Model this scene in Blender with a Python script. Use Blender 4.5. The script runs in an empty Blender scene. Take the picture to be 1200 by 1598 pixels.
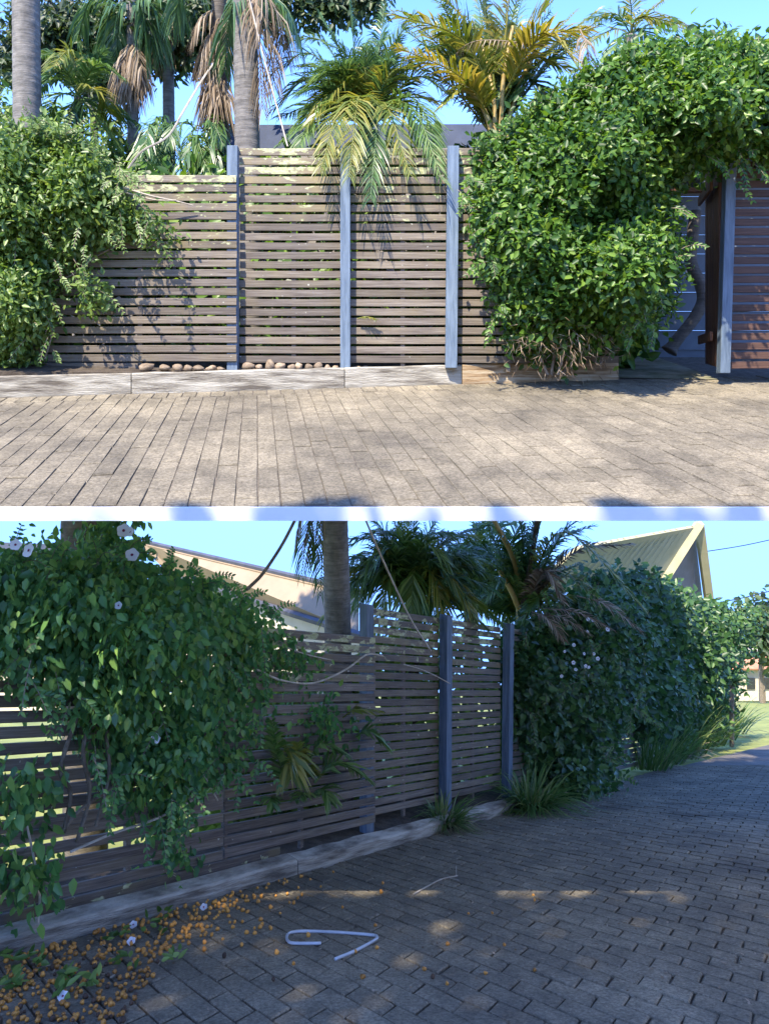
import bpy, math, random
import numpy as np
from mathutils import Vector, Matrix

random.seed(7)
RNG = np.random.default_rng(11)
scene = bpy.context.scene
C = scene.collection

# ------------------------------------------------------------------ camera, sky, sun, exposure
FPX = 1200.0           # focal length in photo pixels, horizon row YH of the level camera
YH = 600.0
cam_d = bpy.data.cameras.new('camera')
cam = bpy.data.objects.new('camera', cam_d)
C.objects.link(cam)
cam_d.sensor_fit = 'HORIZONTAL'
cam_d.sensor_width = 36.0
cam_d.lens = 36.0
cam_d.shift_y = -(799.0 - YH) / 1200.0
cam_d.clip_start = 0.05
cam_d.clip_end = 3000.0
cam.location = (0, 0, 0)
cam.rotation_euler = (math.pi / 2, 0, 0)
scene.camera = cam

SUN = Vector((-0.34, -0.62, 1.0)).normalized()
world = bpy.data.worlds.new('World')
scene.world = world
world.use_nodes = True
wn, wl = world.node_tree.nodes, world.node_tree.links
wn.clear()
w_out = wn.new('ShaderNodeOutputWorld')
w_bg = wn.new('ShaderNodeBackground')
w_sky = wn.new('ShaderNodeTexSky')
w_sky.sky_type = 'NISHITA'
w_sky.sun_disc = False
w_sky.sun_elevation = math.asin(SUN.z)
w_sky.sun_rotation = math.atan2(SUN.x, SUN.y)
w_sky.air_density = 1.0
w_sky.dust_density = 0.25
w_sky.ozone_density = 2.5
w_tc = wn.new('ShaderNodeTexCoord')
w_sep = wn.new('ShaderNodeSeparateXYZ')
w_max = wn.new('ShaderNodeMath'); w_max.operation = 'MAXIMUM'; w_max.inputs[1].default_value = 0.33
w_comb = wn.new('ShaderNodeCombineXYZ')
w_hsv = wn.new('ShaderNodeHueSaturation')
w_hsv.inputs['Saturation'].default_value = 1.25
w_hsv.inputs['Hue'].default_value = 0.516
wl.new(w_tc.outputs['Generated'], w_sep.inputs[0])
wl.new(w_sep.outputs[0], w_comb.inputs[0]); wl.new(w_sep.outputs[1], w_comb.inputs[1])
wl.new(w_sep.outputs[2], w_max.inputs[0]); wl.new(w_max.outputs[0], w_comb.inputs[2])
wl.new(w_comb.outputs[0], w_sky.inputs[0])
wl.new(w_sky.outputs[0], w_hsv.inputs['Color'])
wl.new(w_hsv.outputs[0], w_bg.inputs[0]); wl.new(w_bg.outputs[0], w_out.inputs[0])
w_bg.inputs[1].default_value = 0.15

sun_d = bpy.data.lights.new('sun', 'SUN')
sun_d.energy = 2.6
sun_d.angle = math.radians(0.5)
sun_d.color = (1.0, 0.90, 0.74)
sun = bpy.data.objects.new('sun', sun_d)
C.objects.link(sun)
sun.rotation_euler = SUN.to_track_quat('Z', 'Y').to_euler()

scene.view_settings.view_transform = 'Standard'
scene.view_settings.look = 'None'
scene.view_settings.gamma = 1.0
scene.view_settings.exposure = 2.2
scene.render.engine = 'CYCLES'
scene.cycles.use_denoising = True
scene.cycles.max_bounces = 6
scene.cycles.transparent_max_bounces = 4

# ------------------------------------------------------------------ geometry helpers
def P(px, py, Y):
    return Vector(((px - 600.0) / FPX * Y, Y, (YH - py) / FPX * Y))

UA, HA, VA = 0.170833, 1.237, 395.0      # upper driveway: z = -HA + UA*Y
DB, HB, VB = 0.39833, 1.46, 1078.0       # lower lane:     z = -HB - DB*Y
def zA(Y): return -HA + UA * Y
def zB(Y): return -HB - DB * Y
def gA(px, py):
    return P(px, py, FPX * HA / (py - VA))
def gB(px, py):
    return P(px, py, FPX * HB / (py - VB))

def link(o, parent=None):
    C.objects.link(o)
    if parent is not None:
        o.parent = parent
    return o

def new_mesh(name, verts, faces, mat, smooth=False):
    me = bpy.data.meshes.new(name)
    me.from_pydata([tuple(v) for v in verts], [], [tuple(f) for f in faces])
    if mat is not None:
        me.materials.append(mat)
    if smooth:
        me.polygons.foreach_set('use_smooth', [True] * len(me.polygons))
    me.update()
    return me

def np_mesh(name, verts, quads, mat, smooth=False):
    me = bpy.data.meshes.new(name)
    nv, nf = len(verts), len(quads)
    k = quads.shape[1]
    me.vertices.add(nv); me.vertices.foreach_set('co', verts.astype(np.float32).ravel())
    me.loops.add(nf * k); me.loops.foreach_set('vertex_index', quads.astype(np.int32).ravel())
    me.polygons.add(nf)
    me.polygons.foreach_set('loop_start', np.arange(0, nf * k, k, dtype=np.int32))
    me.polygons.foreach_set('loop_total', np.full(nf, k, dtype=np.int32))
    if smooth:
        me.polygons.foreach_set('use_smooth', np.ones(nf, dtype=bool))
    me.materials.append(mat)
    me.update(calc_edges=True)
    return me

def tag(o, label, cat, group=None):
    o['label'] = label; o['category'] = cat
    if group: o['group'] = group
    return o

def thing(name, label, cat, loc, group=None):
    e = bpy.data.objects.new(name, None)
    e.empty_display_size = 0.1
    e.location = loc
    C.objects.link(e)
    return tag(e, label, cat, group)

def wpos(o):
    v = Vector((0, 0, 0))
    while o is not None:
        v = v + Vector(o.location); o = o.parent
    return v

def part(parent, name, verts, faces, mat, smooth=False, kind=None, label=None):
    """mesh given in world coordinates, parented under an unrotated parent"""
    off = wpos(parent) if parent is not None else Vector((0, 0, 0))
    if isinstance(verts, np.ndarray):
        me = np_mesh(name, verts - np.array(off), faces, mat, smooth)
    else:
        me = new_mesh(name, [Vector(v) - off for v in verts], faces, mat, smooth)
    o = bpy.data.objects.new(name, me)
    link(o, parent)
    if kind: o['kind'] = kind
    if label: o['label'] = label
    return o

def solo(name, verts, faces, mat, label, cat, group=None, smooth=False, origin=None):
    """one-mesh thing; origin at its base"""
    off = Vector(origin) if origin is not None else Vector(verts[0])
    me = new_mesh(name, [Vector(v) - off for v in verts], faces, mat, smooth)
    o = bpy.data.objects.new(name, me); o.location = off
    link(o)
    return tag(o, label, cat, group)

def structure(name, verts, faces, mat, parent=None):
    o = part(parent, name, verts, faces, mat)
    if parent is None: o['kind'] = 'structure'
    return o

BOXF = [(0, 1, 2, 3), (7, 6, 5, 4), (0, 4, 5, 1), (1, 5, 6, 2), (2, 6, 7, 3), (3, 7, 4, 0)]
def frame_box(o, ax, ay, az):
    """box from corner o with edge vectors ax, ay, az"""
    o, ax, ay, az = Vector(o), Vector(ax), Vector(ay), Vector(az)
    b = [o, o + ay, o + ax + ay, o + ax]
    return b + [p + az for p in b], BOXF

def bevel_box(o, ax, ay, az, b=0.006):
    """box with all edges chamfered, corner o, edge vectors"""
    o = Vector(o)
    L = [Vector(ax), Vector(ay), Vector(az)]
    n = [v.length for v in L]
    u = [v.normalized() for v in L]
    verts, idx = [], {}
    for sx in (0, 1):
        for sy in (0, 1):
            for sz in (0, 1):
                for k in range(3):
                    c = [sx, sy, sz]
                    p = o.copy()
                    for d in range(3):
                        t = n[d] * c[d]
                        if d != k:
                            t += b if c[d] == 0 else -b
                        p += u[d] * t
                    idx[(sx, sy, sz, k)] = len(verts); verts.append(p)
    f = []
    for k in range(3):
        a, c = [d for d in range(3) if d != k]
        for s in (0, 1):
            q = []
            for (i, j) in ((0, 0), (1, 0), (1, 1), (0, 1)):
                t = [0, 0, 0]; t[k] = s; t[a] = i; t[c] = j
                q.append(idx[(t[0], t[1], t[2], k)])
            f.append(q)
    for k in range(3):            # edges along k
        a, c = [d for d in range(3) if d != k]
        for i in (0, 1):
            for j in (0, 1):
                t0 = [0, 0, 0]; t1 = [0, 0, 0]
                t0[a] = t1[a] = i; t0[c] = t1[c] = j; t1[k] = 1
                f.append([idx[(*t0, a)], idx[(*t1, a)], idx[(*t1, c)], idx[(*t0, c)]])
    for sx in (0, 1):
        for sy in (0, 1):
            for sz in (0, 1):
                f.append([idx[(sx, sy, sz, k)] for k in range(3)])
    return verts, f

def catmull(pts, n=8):
    pts = [Vector(p) for p in pts]
    if len(pts) < 3:
        return [pts[0].lerp(pts[-1], i / n) for i in range(n + 1)]
    e = [pts[0] * 2 - pts[1]] + pts + [pts[-1] * 2 - pts[-2]]
    out = []
    for i in range(1, len(e) - 2):
        p0, p1, p2, p3 = e[i - 1], e[i], e[i + 1], e[i + 2]
        for k in range(n):
            t = k / n
            out.append(0.5 * ((2 * p1) + (p2 - p0) * t + (2 * p0 - 5 * p1 + 4 * p2 - p3) * t * t + (3 * p1 - p0 - 3 * p2 + p3) * t ** 3))
    out.append(pts[-1])
    return out

def tube(path, radii, n=6, cap=True):
    path = [Vector(p) for p in path]
    if not hasattr(radii, '__len__'): radii = [radii] * len(path)
    verts, faces = [], []
    ref = None
    for i, p in enumerate(path):
        d = (path[min(i + 1, len(path) - 1)] - path[max(i - 1, 0)]).normalized()
        if ref is None:
            ref = d.orthogonal().normalized()
        ref = (ref - d * ref.dot(d)).normalized()
        s = d.cross(ref)
        for k in range(n):
            a = 2 * math.pi * k / n
            verts.append(p + (ref * math.cos(a) + s * math.sin(a)) * radii[i])
    for i in range(len(path) - 1):
        for k in range(n):
            k2 = (k + 1) % n
            faces.append((i * n + k, i * n + k2, (i + 1) * n + k2, (i + 1) * n + k))
    if cap:
        faces.append(tuple(range(n - 1, -1, -1)))
        m = (len(path) - 1) * n
        faces.append(tuple(range(m, m + n)))
    return verts, faces

def join(*vf):
    V, F = [], []
    for v, f in vf:
        o = len(V); V += list(v); F += [tuple(i + o for i in q) for q in f]
    return V, F

# ------------------------------------------------------------------ materials
MATS = {}
def mat_base(name):
    m = bpy.data.materials.new(name); m.use_nodes = True
    nt = m.node_tree; nt.nodes.clear()
    out = nt.nodes.new('ShaderNodeOutputMaterial')
    b = nt.nodes.new('ShaderNodeBsdfPrincipled')
    nt.links.new(b.outputs[0], out.inputs[0])
    MATS[name] = m
    return m, nt, b, out

def nd(nt, typ, **kw):
    n = nt.nodes.new(typ)
    for k, v in kw.items(): setattr(n, k, v)
    return n

def ramp(nt, stops):
    r = nt.nodes.new('ShaderNodeValToRGB')
    e = r.color_ramp.elements
    e[0].position, e[0].color = stops[0][0], (*stops[0][1], 1)
    e[1].position, e[1].color = stops[-1][0], (*stops[-1][1], 1)
    for p, c in stops[1:-1]:
        x = e.new(p); x.color = (*c, 1)
    return r

def coords(nt, scale=(1, 1, 1), rnd=True, space='Object', pre=False):
    tc = nd(nt, 'ShaderNodeTexCoord')
    mp = nd(nt, 'ShaderNodeMapping'); mp.inputs['Scale'].default_value = scale
    src = tc.outputs[space]
    if pre:
        for rot in ((0, 0, -math.atan2(1, 0.7083)), (0, -0.314, 0)):
            m2 = nd(nt, 'ShaderNodeMapping'); m2.inputs['Rotation'].default_value = rot
            nt.links.new(src, m2.inputs[0]); src = m2.outputs[0]
    if rnd:
        oi = nd(nt, 'ShaderNodeObjectInfo')
        mul = nd(nt, 'ShaderNodeMath', operation='MULTIPLY'); mul.inputs[1].default_value = 57.0
        add = nd(nt, 'ShaderNodeVectorMath', operation='ADD')
        nt.links.new(oi.outputs['Random'], mul.inputs[0])
        nt.links.new(src, add.inputs[0]); nt.links.new(mul.outputs[0], add.inputs[1])
        src = add.outputs[0]
    nt.links.new(src, mp.inputs[0])
    return mp.outputs[0]

def noise(nt, vec, scale, detail=5, rough=0.6, dist=0.0):
    n = nd(nt, 'ShaderNodeTexNoise')
    n.inputs['Scale'].default_value = scale; n.inputs['Detail'].default_value = detail
    n.inputs['Roughness'].default_value = rough; n.inputs['Distortion'].default_value = dist
    nt.links.new(vec, n.inputs['Vector'])
    return n.outputs['Fac']

def mixc(nt, fac, a, b, mode='MIX'):
    m = nd(nt, 'ShaderNodeMix', data_type='RGBA', blend_type=mode)
    for s, v in ((m.inputs[6], a), (m.inputs[7], b)):
        if isinstance(v, tuple): s.default_value = (*v, 1)
        else: nt.links.new(v, s)
    if isinstance(fac, float): m.inputs[0].default_value = fac
    else: nt.links.new(fac, m.inputs[0])
    return m.outputs[2]

def bump(nt, b, h, strength=0.3, dist=0.01):
    bp = nd(nt, 'ShaderNodeBump')
    bp.inputs['Strength'].default_value = strength; bp.inputs['Distance'].default_value = dist
    nt.links.new(h, bp.inputs['Height'])
    nt.links.new(bp.outputs[0], b.inputs['Normal'])

def rand_val(nt, lo, hi):
    oi = nd(nt, 'ShaderNodeObjectInfo')
    mr = nd(nt, 'ShaderNodeMapRange'); mr.inputs[3].default_value = lo; mr.inputs[4].default_value = hi
    nt.links.new(oi.outputs['Random'], mr.inputs[0])
    return mr.outputs[0]

def scale_col(nt, col, val):
    h = nd(nt, 'ShaderNodeHueSaturation')
    nt.links.new(col, h.inputs['Color']); nt.links.new(val, h.inputs['Value'])
    return h.outputs[0]

def m_simple(name, c1, c2, scale=8, rough=0.7, bmp=0.25, bdist=0.005, vary=(0.85, 1.15), stretch=(1, 1, 1), space='Object', c3=None, spec=0.4, metal=0.0, pre=False):
    m, nt, b, _ = mat_base(name)
    v = coords(nt, stretch, space=space, pre=pre)
    f = noise(nt, v, scale, 6, 0.65)
    stops = [(0.36, c1), (0.64, c2)] if c3 is None else [(0.36, c1), (0.49, c2), (0.62, c3)]
    r = ramp(nt, stops); nt.links.new(f, r.inputs[0])
    col = scale_col(nt, r.outputs[0], rand_val(nt, *vary))
    nt.links.new(col, b.inputs['Base Color'])
    b.inputs['Roughness'].default_value = rough
    b.inputs['Specular IOR Level'].default_value = spec
    b.inputs['Metallic'].default_value = metal
    f2 = noise(nt, v, scale * 6, 4, 0.7)
    bump(nt, b, f2, bmp, bdist)
    return m

def m_slat(name, lichen, pre=False):
    """stained hardwood slat, weathered; lichen crust with ragged outline on the top rows"""
    m, nt, b, _ = mat_base(name)
    v = coords(nt, (1.3, 40, 40), pre=pre)
    g = noise(nt, v, 2.2, 6, 0.7)
    r = ramp(nt, [(0.3, (0.07, 0.054, 0.043)), (0.52, (0.155, 0.128, 0.105)), (0.72, (0.26, 0.225, 0.185))])
    nt.links.new(g, r.inputs[0])
    v2 = coords(nt, (1, 1, 1), pre=pre)
    wfac = noise(nt, v2, 2.3, 4, 0.6)
    r2 = ramp(nt, [(0.42, (0, 0, 0)), (0.68, (1, 1, 1))]); nt.links.new(wfac, r2.inputs[0])
    col = mixc(nt, r2.outputs[0], r.outputs[0], (0.25, 0.20, 0.10))
    col2 = mixc(nt, 0.75 if lichen > 0 else 0.3, r.outputs[0], col)
    col2 = scale_col(nt, col2, rand_val(nt, 0.72, 1.22))
    # bird droppings and small lichen dots
    d = noise(nt, v2, 26, 2, 0.5)
    rd = ramp(nt, [(0.735, (0, 0, 0)), (0.76, (1, 1, 1))]); nt.links.new(d, rd.inputs[0])
    col2 = mixc(nt, rd.outputs[0], col2, (0.46, 0.46, 0.38))
    if lichen > 0:
        lv = coords(nt, (1, 1, 2.2), pre=pre)
        l = noise(nt, lv, 5.5, 7, 0.62, 0.6)
        rl = ramp(nt, [(0.60 - 0.13 * lichen, (0, 0, 0)), (0.64 - 0.13 * lichen, (1, 1, 1))]); nt.links.new(l, rl.inputs[0])
        l2 = noise(nt, lv, 30, 4, 0.6)
        rc = ramp(nt, [(0.35, (0.30, 0.31, 0.14)), (0.65, (0.50, 0.50, 0.30))]); nt.links.new(l2, rc.inputs[0])
        col2 = mixc(nt, rl.outputs[0], col2, rc.outputs[0])
    nt.links.new(col2, b.inputs['Base Color'])
    b.inputs['Roughness'].default_value = 0.62
    b.inputs['Specular IOR Level'].default_value = 0.3
    bump(nt, b, g, 0.35, 0.004)
    return m

def m_leaf(name, stops, rough=0.38, trans=0.35, spec=0.5, tcol=None):
    m, nt, b, out = mat_base(name)
    geo = nd(nt, 'ShaderNodeNewGeometry')
    r = ramp(nt, stops); nt.links.new(geo.outputs['Random Per Island'], r.inputs[0])
    nt.links.new(r.outputs[0], b.inputs['Base Color'])
    b.inputs['Roughness'].default_value = rough
    b.inputs['Specular IOR Level'].default_value = spec
    if trans > 0:
        t = nd(nt, 'ShaderNodeBsdfTranslucent')
        h = nd(nt, 'ShaderNodeHueSaturation'); h.inputs['Value'].default_value = 1.5
        h.inputs['Saturation'].default_value = 1.1; h.inputs['Hue'].default_value = 0.485
        nt.links.new(r.outputs[0], h.inputs['Color']); nt.links.new(h.outputs[0], t.inputs[0])
        mx = nd(nt, 'ShaderNodeMixShader'); mx.inputs[0].default_value = trans
        nt.links.new(b.outputs[0], mx.inputs[1]); nt.links.new(t.outputs[0], mx.inputs[2])
        nt.links.new(mx.outputs[0], out.inputs[0])
    return m

def m_paver(name):
    m, nt, b, _ = mat_base(name)
    vw = coords(nt, (1, 1, 1), rnd=False, space='Object')
    # large stains run across pavers: world-position noise
    geo = nd(nt, 'ShaderNodeNewGeometry')
    big = noise(nt, geo.outputs['Position'], 1.1, 5, 0.65)
    fine = noise(nt, geo.outputs['Position'], 55, 6, 0.8)
    mid = noise(nt, geo.outputs['Position'], 9, 4, 0.6)
    r = ramp(nt, [(0.36, (0.115, 0.10, 0.072)), (0.5, (0.225, 0.195, 0.138)), (0.64, (0.34, 0.297, 0.215))]); nt.links.new(fine, r.inputs[0])
    rb = ramp(nt, [(0.32, (0.52, 0.52, 0.54)), (0.66, (1.12, 1.1, 1.06))]); nt.links.new(big, rb.inputs[0])
    col = mixc(nt, 1.0, r.outputs[0], rb.outputs[0], 'MULTIPLY')
    rm = ramp(nt, [(0.3, (0.75, 0.75, 0.75)), (0.7, (1.15, 1.15, 1.15))]); nt.links.new(mid, rm.inputs[0])
    col = mixc(nt, 1.0, col, rm.outputs[0], 'MULTIPLY')
    gi = nd(nt, 'ShaderNodeNewGeometry')
    mr = nd(nt, 'ShaderNodeMapRange'); mr.inputs[3].default_value = 0.86; mr.inputs[4].default_value = 1.12
    nt.links.new(gi.outputs['Random Per Island'], mr.inputs[0])
    col = scale_col(nt, col, mr.outputs[0])
    oi = rand_val(nt, 0.9, 1.1)
    col = scale_col(nt, col, oi)
    nt.links.new(col, b.inputs['Base Color'])
    b.inputs['Roughness'].default_value = 0.85
    b.inputs['Specular IOR Level'].default_value = 0.25
    bump(nt, b, fine, 0.9, 0.009)
    return m

def m_trunk(name, c1, c2, ring=9.0):
    m, nt, b, _ = mat_base(name)
    v = coords(nt, (1, 1, 1))
    sep = nd(nt, 'ShaderNodeSeparateXYZ'); nt.links.new(v, sep.inputs[0])
    n1 = noise(nt, v, 7, 6, 0.7)
    v2 = coords(nt, (3, 3, 26)); n2 = noise(nt, v2, 2.2, 5, 0.65)
    r = ramp(nt, [(0.3, c1), (0.7, c2)]); nt.links.new(n1, r.inputs[0])
    r2 = ramp(nt, [(0.3, (0.6, 0.6, 0.6)), (0.65, (1.15, 1.15, 1.15))]); nt.links.new(n2, r2.inputs[0])
    col = mixc(nt, 1.0, r.outputs[0], r2.outputs[0], 'MULTIPLY')
    nt.links.new(col, b.inputs['Base Color'])
    b.inputs['Roughness'].default_value = 0.85
    bump(nt, b, n2, 0.6, 0.012)
    return m

SLAT = m_slat('slat_wood', 0)
SLAT_L = m_slat('slat_wood_lichen', 0.75)
SLAT_L2 = m_slat('slat_wood_some_lichen', 0.02)
SLAT2, SLAT2_L, SLAT2_L2 = m_slat('lower_slat_wood', 0, True), m_slat('lower_slat_wood_lichen', 0.75, True), m_slat('lower_slat_wood_some_lichen', 0.02, True)
POST = m_simple('post_blue_paint', (0.08, 0.115, 0.16), (0.16, 0.21, 0.27), 5, 0.6, 0.4, 0.004, (0.9, 1.1), (6, 6, 0.6))
SLP = dict(c1=(0.13, 0.11, 0.085), c2=(0.33, 0.30, 0.24), c3=(0.52, 0.485, 0.40), scale=3.0, rough=0.9, bmp=0.8, bdist=0.02, vary=(0.9, 1.1), stretch=(0.7, 1.5, 7))
SLEEPER = m_simple('sleeper_wood', **SLP)
SLEEPER_B = m_simple('lower_sleeper_wood', pre=True, **SLP)
SLEEPER_T = m_simple('sleeper_wood_tan', (0.13, 0.075, 0.035), (0.36, 0.25, 0.14), 3.2, 0.85, 0.6, 0.012, (0.95, 1.05), (0.6, 1.5, 9), c3=(0.48, 0.40, 0.28))
PAVER = m_paver('paver_concrete')
JOINT = m_simple('joint_sand', (0.06, 0.05, 0.04), (0.15, 0.128, 0.10), 14, 0.95, 0.5, 0.006, (1, 1))
WHITE = m_simple('white_coping', (0.74, 0.74, 0.72), (0.84, 0.84, 0.82), 2, 0.6, 0.1, 0.002, (1, 1))
CONC = m_simple('concrete', (0.32, 0.31, 0.29), (0.42, 0.41, 0.39), 3, 0.8, 0.2)
SOIL = m_simple('soil', (0.045, 0.034, 0.025), (0.10, 0.078, 0.055), 9, 0.95, 0.8, 0.02, (1, 1))
GRASSG = m_simple('lawn_ground', (0.17, 0.19, 0.035), (0.32, 0.33, 0.07), 0.9, 0.9, 0.6, 0.03, (1, 1))
LEAF_BUSH = m_leaf('leaf_glossy_bush', [(0.0, (0.02, 0.055, 0.012)), (0.5, (0.06, 0.14, 0.02)), (0.85, (0.12, 0.225, 0.03)), (1, (0.20, 0.30, 0.05))], 0.40, 0.36, 0.35)
LEAF_VINE = m_leaf('leaf_vine', [(0.0, (0.045, 0.095, 0.016)), (0.5, (0.115, 0.20, 0.038)), (1, (0.24, 0.33, 0.08))], 0.42, 0.4)
LEAF_VINE2 = m_leaf('leaf_vine_lower', [(0.0, (0.05, 0.135, 0.045)), (0.6, (0.115, 0.265, 0.075)), (1, (0.24, 0.38, 0.085))], 0.40, 0.4)
LEAF_HEDGE = m_leaf('leaf_hedge', [(0.0, (0.022, 0.06, 0.02)), (0.6, (0.05, 0.12, 0.032)), (1, (0.11, 0.20, 0.05))], 0.40, 0.3)
LEAF_TREE = m_leaf('leaf_tree', [(0.0, (0.02, 0.04, 0.015)), (0.6, (0.045, 0.08, 0.025)), (1, (0.08, 0.12, 0.03))], 0.5, 0.3)
FROND = m_leaf('frond_green', [(0.0, (0.05, 0.11, 0.022)), (0.6, (0.11, 0.20, 0.045)), (1, (0.20, 0.28, 0.08))], 0.35, 0.33)
FROND_D = m_leaf('frond_dark', [(0.0, (0.035, 0.085, 0.03)), (0.6, (0.075, 0.155, 0.05)), (1, (0.14, 0.23, 0.07))], 0.35, 0.3)
FROND_Y = m_leaf('frond_golden', [(0.0, (0.17, 0.19, 0.025)), (0.5, (0.30, 0.28, 0.045)), (1, (0.42, 0.33, 0.07))], 0.4, 0.35)
FROND_YG = m_leaf('frond_yellow_green', [(0.0, (0.09, 0.14, 0.02)), (0.5, (0.18, 0.21, 0.04)), (1, (0.30, 0.27, 0.05))], 0.38, 0.35)
FROND_DEAD = m_leaf('frond_dead', [(0.0, (0.11, 0.075, 0.045)), (0.5, (0.25, 0.19, 0.125)), (1, (0.42, 0.34, 0.25))], 0.8, 0.15, 0.1)
BLADE = m_leaf('blade_green', [(0.0, (0.05, 0.12, 0.03)), (0.7, (0.12, 0.21, 0.05)), (1, (0.26, 0.28, 0.11))], 0.4, 0.25)
BLADE_DRY = m_leaf('blade_dry', [(0.0, (0.10, 0.085, 0.055)), (1, (0.36, 0.31, 0.22))], 0.8, 0.15, 0.1)
TRUNK = m_trunk('palm_trunk_grey', (0.10, 0.09, 0.078), (0.25, 0.228, 0.20))
TRUNK_D = m_trunk('palm_trunk_dark', (0.06, 0.05, 0.04), (0.16, 0.135, 0.11))
STEM = m_simple('stem_bark', (0.10, 0.075, 0.05), (0.26, 0.21, 0.15), 12, 0.85, 0.4)
STEM_PALE = m_simple('stem_dry_pale', (0.32, 0.27, 0.20), (0.52, 0.46, 0.37), 12, 0.8, 0.3)
CANE = m_simple('palm_cane_yellow', (0.30, 0.20, 0.05), (0.48, 0.36, 0.14), 6, 0.5, 0.2)
STONE = m_simple('river_stone', (0.20, 0.14, 0.09), (0.40, 0.31, 0.21), 1.4, 0.75, 0.3, 0.05, (0.55, 1.2))
BOARD_BL = m_simple('weatherboard_blue_grey', (0.095, 0.115, 0.14), (0.13, 0.155, 0.185), 3, 0.6, 0.12, 0.003, (0.95, 1.05))
GATEW = m_simple('gate_brown_wood', (0.075, 0.032, 0.018), (0.17, 0.082, 0.045), 4, 0.6, 0.35, 0.005, (0.85, 1.2), (5, 5, 0.5))
ROOF_Y = m_simple('roof_sheet_cream', (0.40, 0.36, 0.19), (0.47, 0.42, 0.235), 2, 0.5, 0.1, 0.002, (0.97, 1.03))
ROOF_C = m_simple('roof_sheet_beige', (0.26, 0.195, 0.125), (0.31, 0.235, 0.155), 1.5, 0.55, 0.1, 0.002, (0.97, 1.03))
ROOF_B = m_simple('roof_sheet_blue_grey_shaded', (0.03, 0.04, 0.065), (0.05, 0.062, 0.092), 2, 0.85, 0.1, 0.002, (0.97, 1.03))  # blue-grey sheet, darkened so the roof's shade sits in its colour
ROOF_T = m_simple('roof_tile_terracotta', (0.35, 0.15, 0.08), (0.5, 0.24, 0.13), 1, 0.7, 0.1, 0.01, (0.97, 1.03))
WALL_C = m_simple('wall_cream', (0.55, 0.48, 0.36), (0.63, 0.55, 0.42), 2, 0.8, 0.1, 0.002, (0.97, 1.03))
WALL_G = m_simple('wall_taupe', (0.22, 0.20, 0.17), (0.28, 0.25, 0.215), 2, 0.8, 0.1, 0.002, (0.97, 1.03))
DARKM = m_simple('gutter_dark', (0.05, 0.055, 0.075), (0.075, 0.08, 0.105), 3, 0.4, 0.1)
GLASS = m_simple('window_glass_dark', (0.03, 0.035, 0.04), (0.05, 0.055, 0.06), 2, 0.08, 0.0, 0.001, (1, 1), spec=0.6)
FRUIT = m_simple('fruit_orange', (0.32, 0.125, 0.018), (0.60, 0.28, 0.05), 1.2, 0.5, 0.1, 0.001, (0.5, 1.15))
FRUIT_D = m_simple('fruit_brown', (0.03, 0.018, 0.01), (0.09, 0.05, 0.025), 9, 0.7, 0.1, 0.001, (0.7, 1.3))
PETAL = m_leaf('petal_white', [(0, (0.70, 0.68, 0.70)), (1, (0.80, 0.79, 0.80))], 0.6, 0.25, 0.2)
PETAL_C = m_simple('petal_throat', (0.16, 0.01, 0.06), (0.25, 0.02, 0.09), 9, 0.6, 0.0)
PIPE = m_simple('pipe_white_plastic', (0.36, 0.38, 0.40), (0.52, 0.54, 0.56), 4, 0.35, 0.05, 0.001, (1, 1))
WIRE = m_simple('wire_black', (0.015, 0.015, 0.017), (0.03, 0.03, 0.034), 4, 0.5, 0.0)

# ------------------------------------------------------------------ foliage helpers (numpy)
def nrm(a):
    return a / np.maximum(np.linalg.norm(a, axis=1, keepdims=True), 1e-9)

def leaves_np(Pn, D, N, L, W, fold=0.25, curl=0.12):
    """Pn base points, D axis, N normal; returns verts, quads. two quads per leaf meeting at the midrib"""
    D = nrm(D); N = nrm(N - D * np.sum(N * D, axis=1, keepdims=True)); S = np.cross(D, N)
    L = np.broadcast_to(np.asarray(L, float).reshape(-1, 1), (len(Pn), 1)); W = np.broadcast_to(np.asarray(W, float).reshape(-1, 1), (len(Pn), 1))
    up = N * W * fold
    v = np.stack([Pn,
                  Pn + D * L * 0.30 + S * W + up, Pn + D * L * 0.68 + S * W * 0.72 + up * 0.7 - N * L * curl * 0.4,
                  Pn + D * L - N * L * curl,
                  Pn + D * L * 0.68 - S * W * 0.72 + up * 0.7 - N * L * curl * 0.4, Pn + D * L * 0.30 - S * W + up], axis=1)
    n = len(Pn)
    b = (np.arange(n) * 6)[:, None]
    q = np.concatenate([b + np.array([[0, 1, 2, 3]]), b + np.array([[0, 3, 4, 5]])], axis=0)
    return v.reshape(-1, 3), q

def poly_dist(poly, pts):
    """signed distance (px) of pts inside polygon (positive inside) and the inward gradient"""
    poly = np.asarray(poly, float)
    a = poly; b = np.roll(poly, -1, axis=0)
    best = np.full(len(pts), 1e9); bx = np.zeros((len(pts), 2))
    inside = np.zeros(len(pts), bool)
    for (ax, ay), (bx_, by_) in zip(a, b):
        d = np.array([bx_ - ax, by_ - ay]); l2 = (d ** 2).sum() + 1e-9
        t = np.clip(((pts[:, 0] - ax) * d[0] + (pts[:, 1] - ay) * d[1]) / l2, 0, 1)
        c = np.stack([ax + t * d[0], ay + t * d[1]], axis=1)
        e = np.hypot(*(pts - c).T)
        m = e < best
        best = np.where(m, e, best); bx[m] = c[m]
        cond = ((ay > pts[:, 1]) != (by_ > pts[:, 1])) & (pts[:, 0] < (bx_ - ax) * (pts[:, 1] - ay) / (by_ - ay + 1e-12) + ax)
        inside ^= cond
    g = pts - bx
    g = g / np.maximum(np.linalg.norm(g, axis=1, keepdims=True), 1e-6)
    return np.where(inside, best, -best), g

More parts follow.
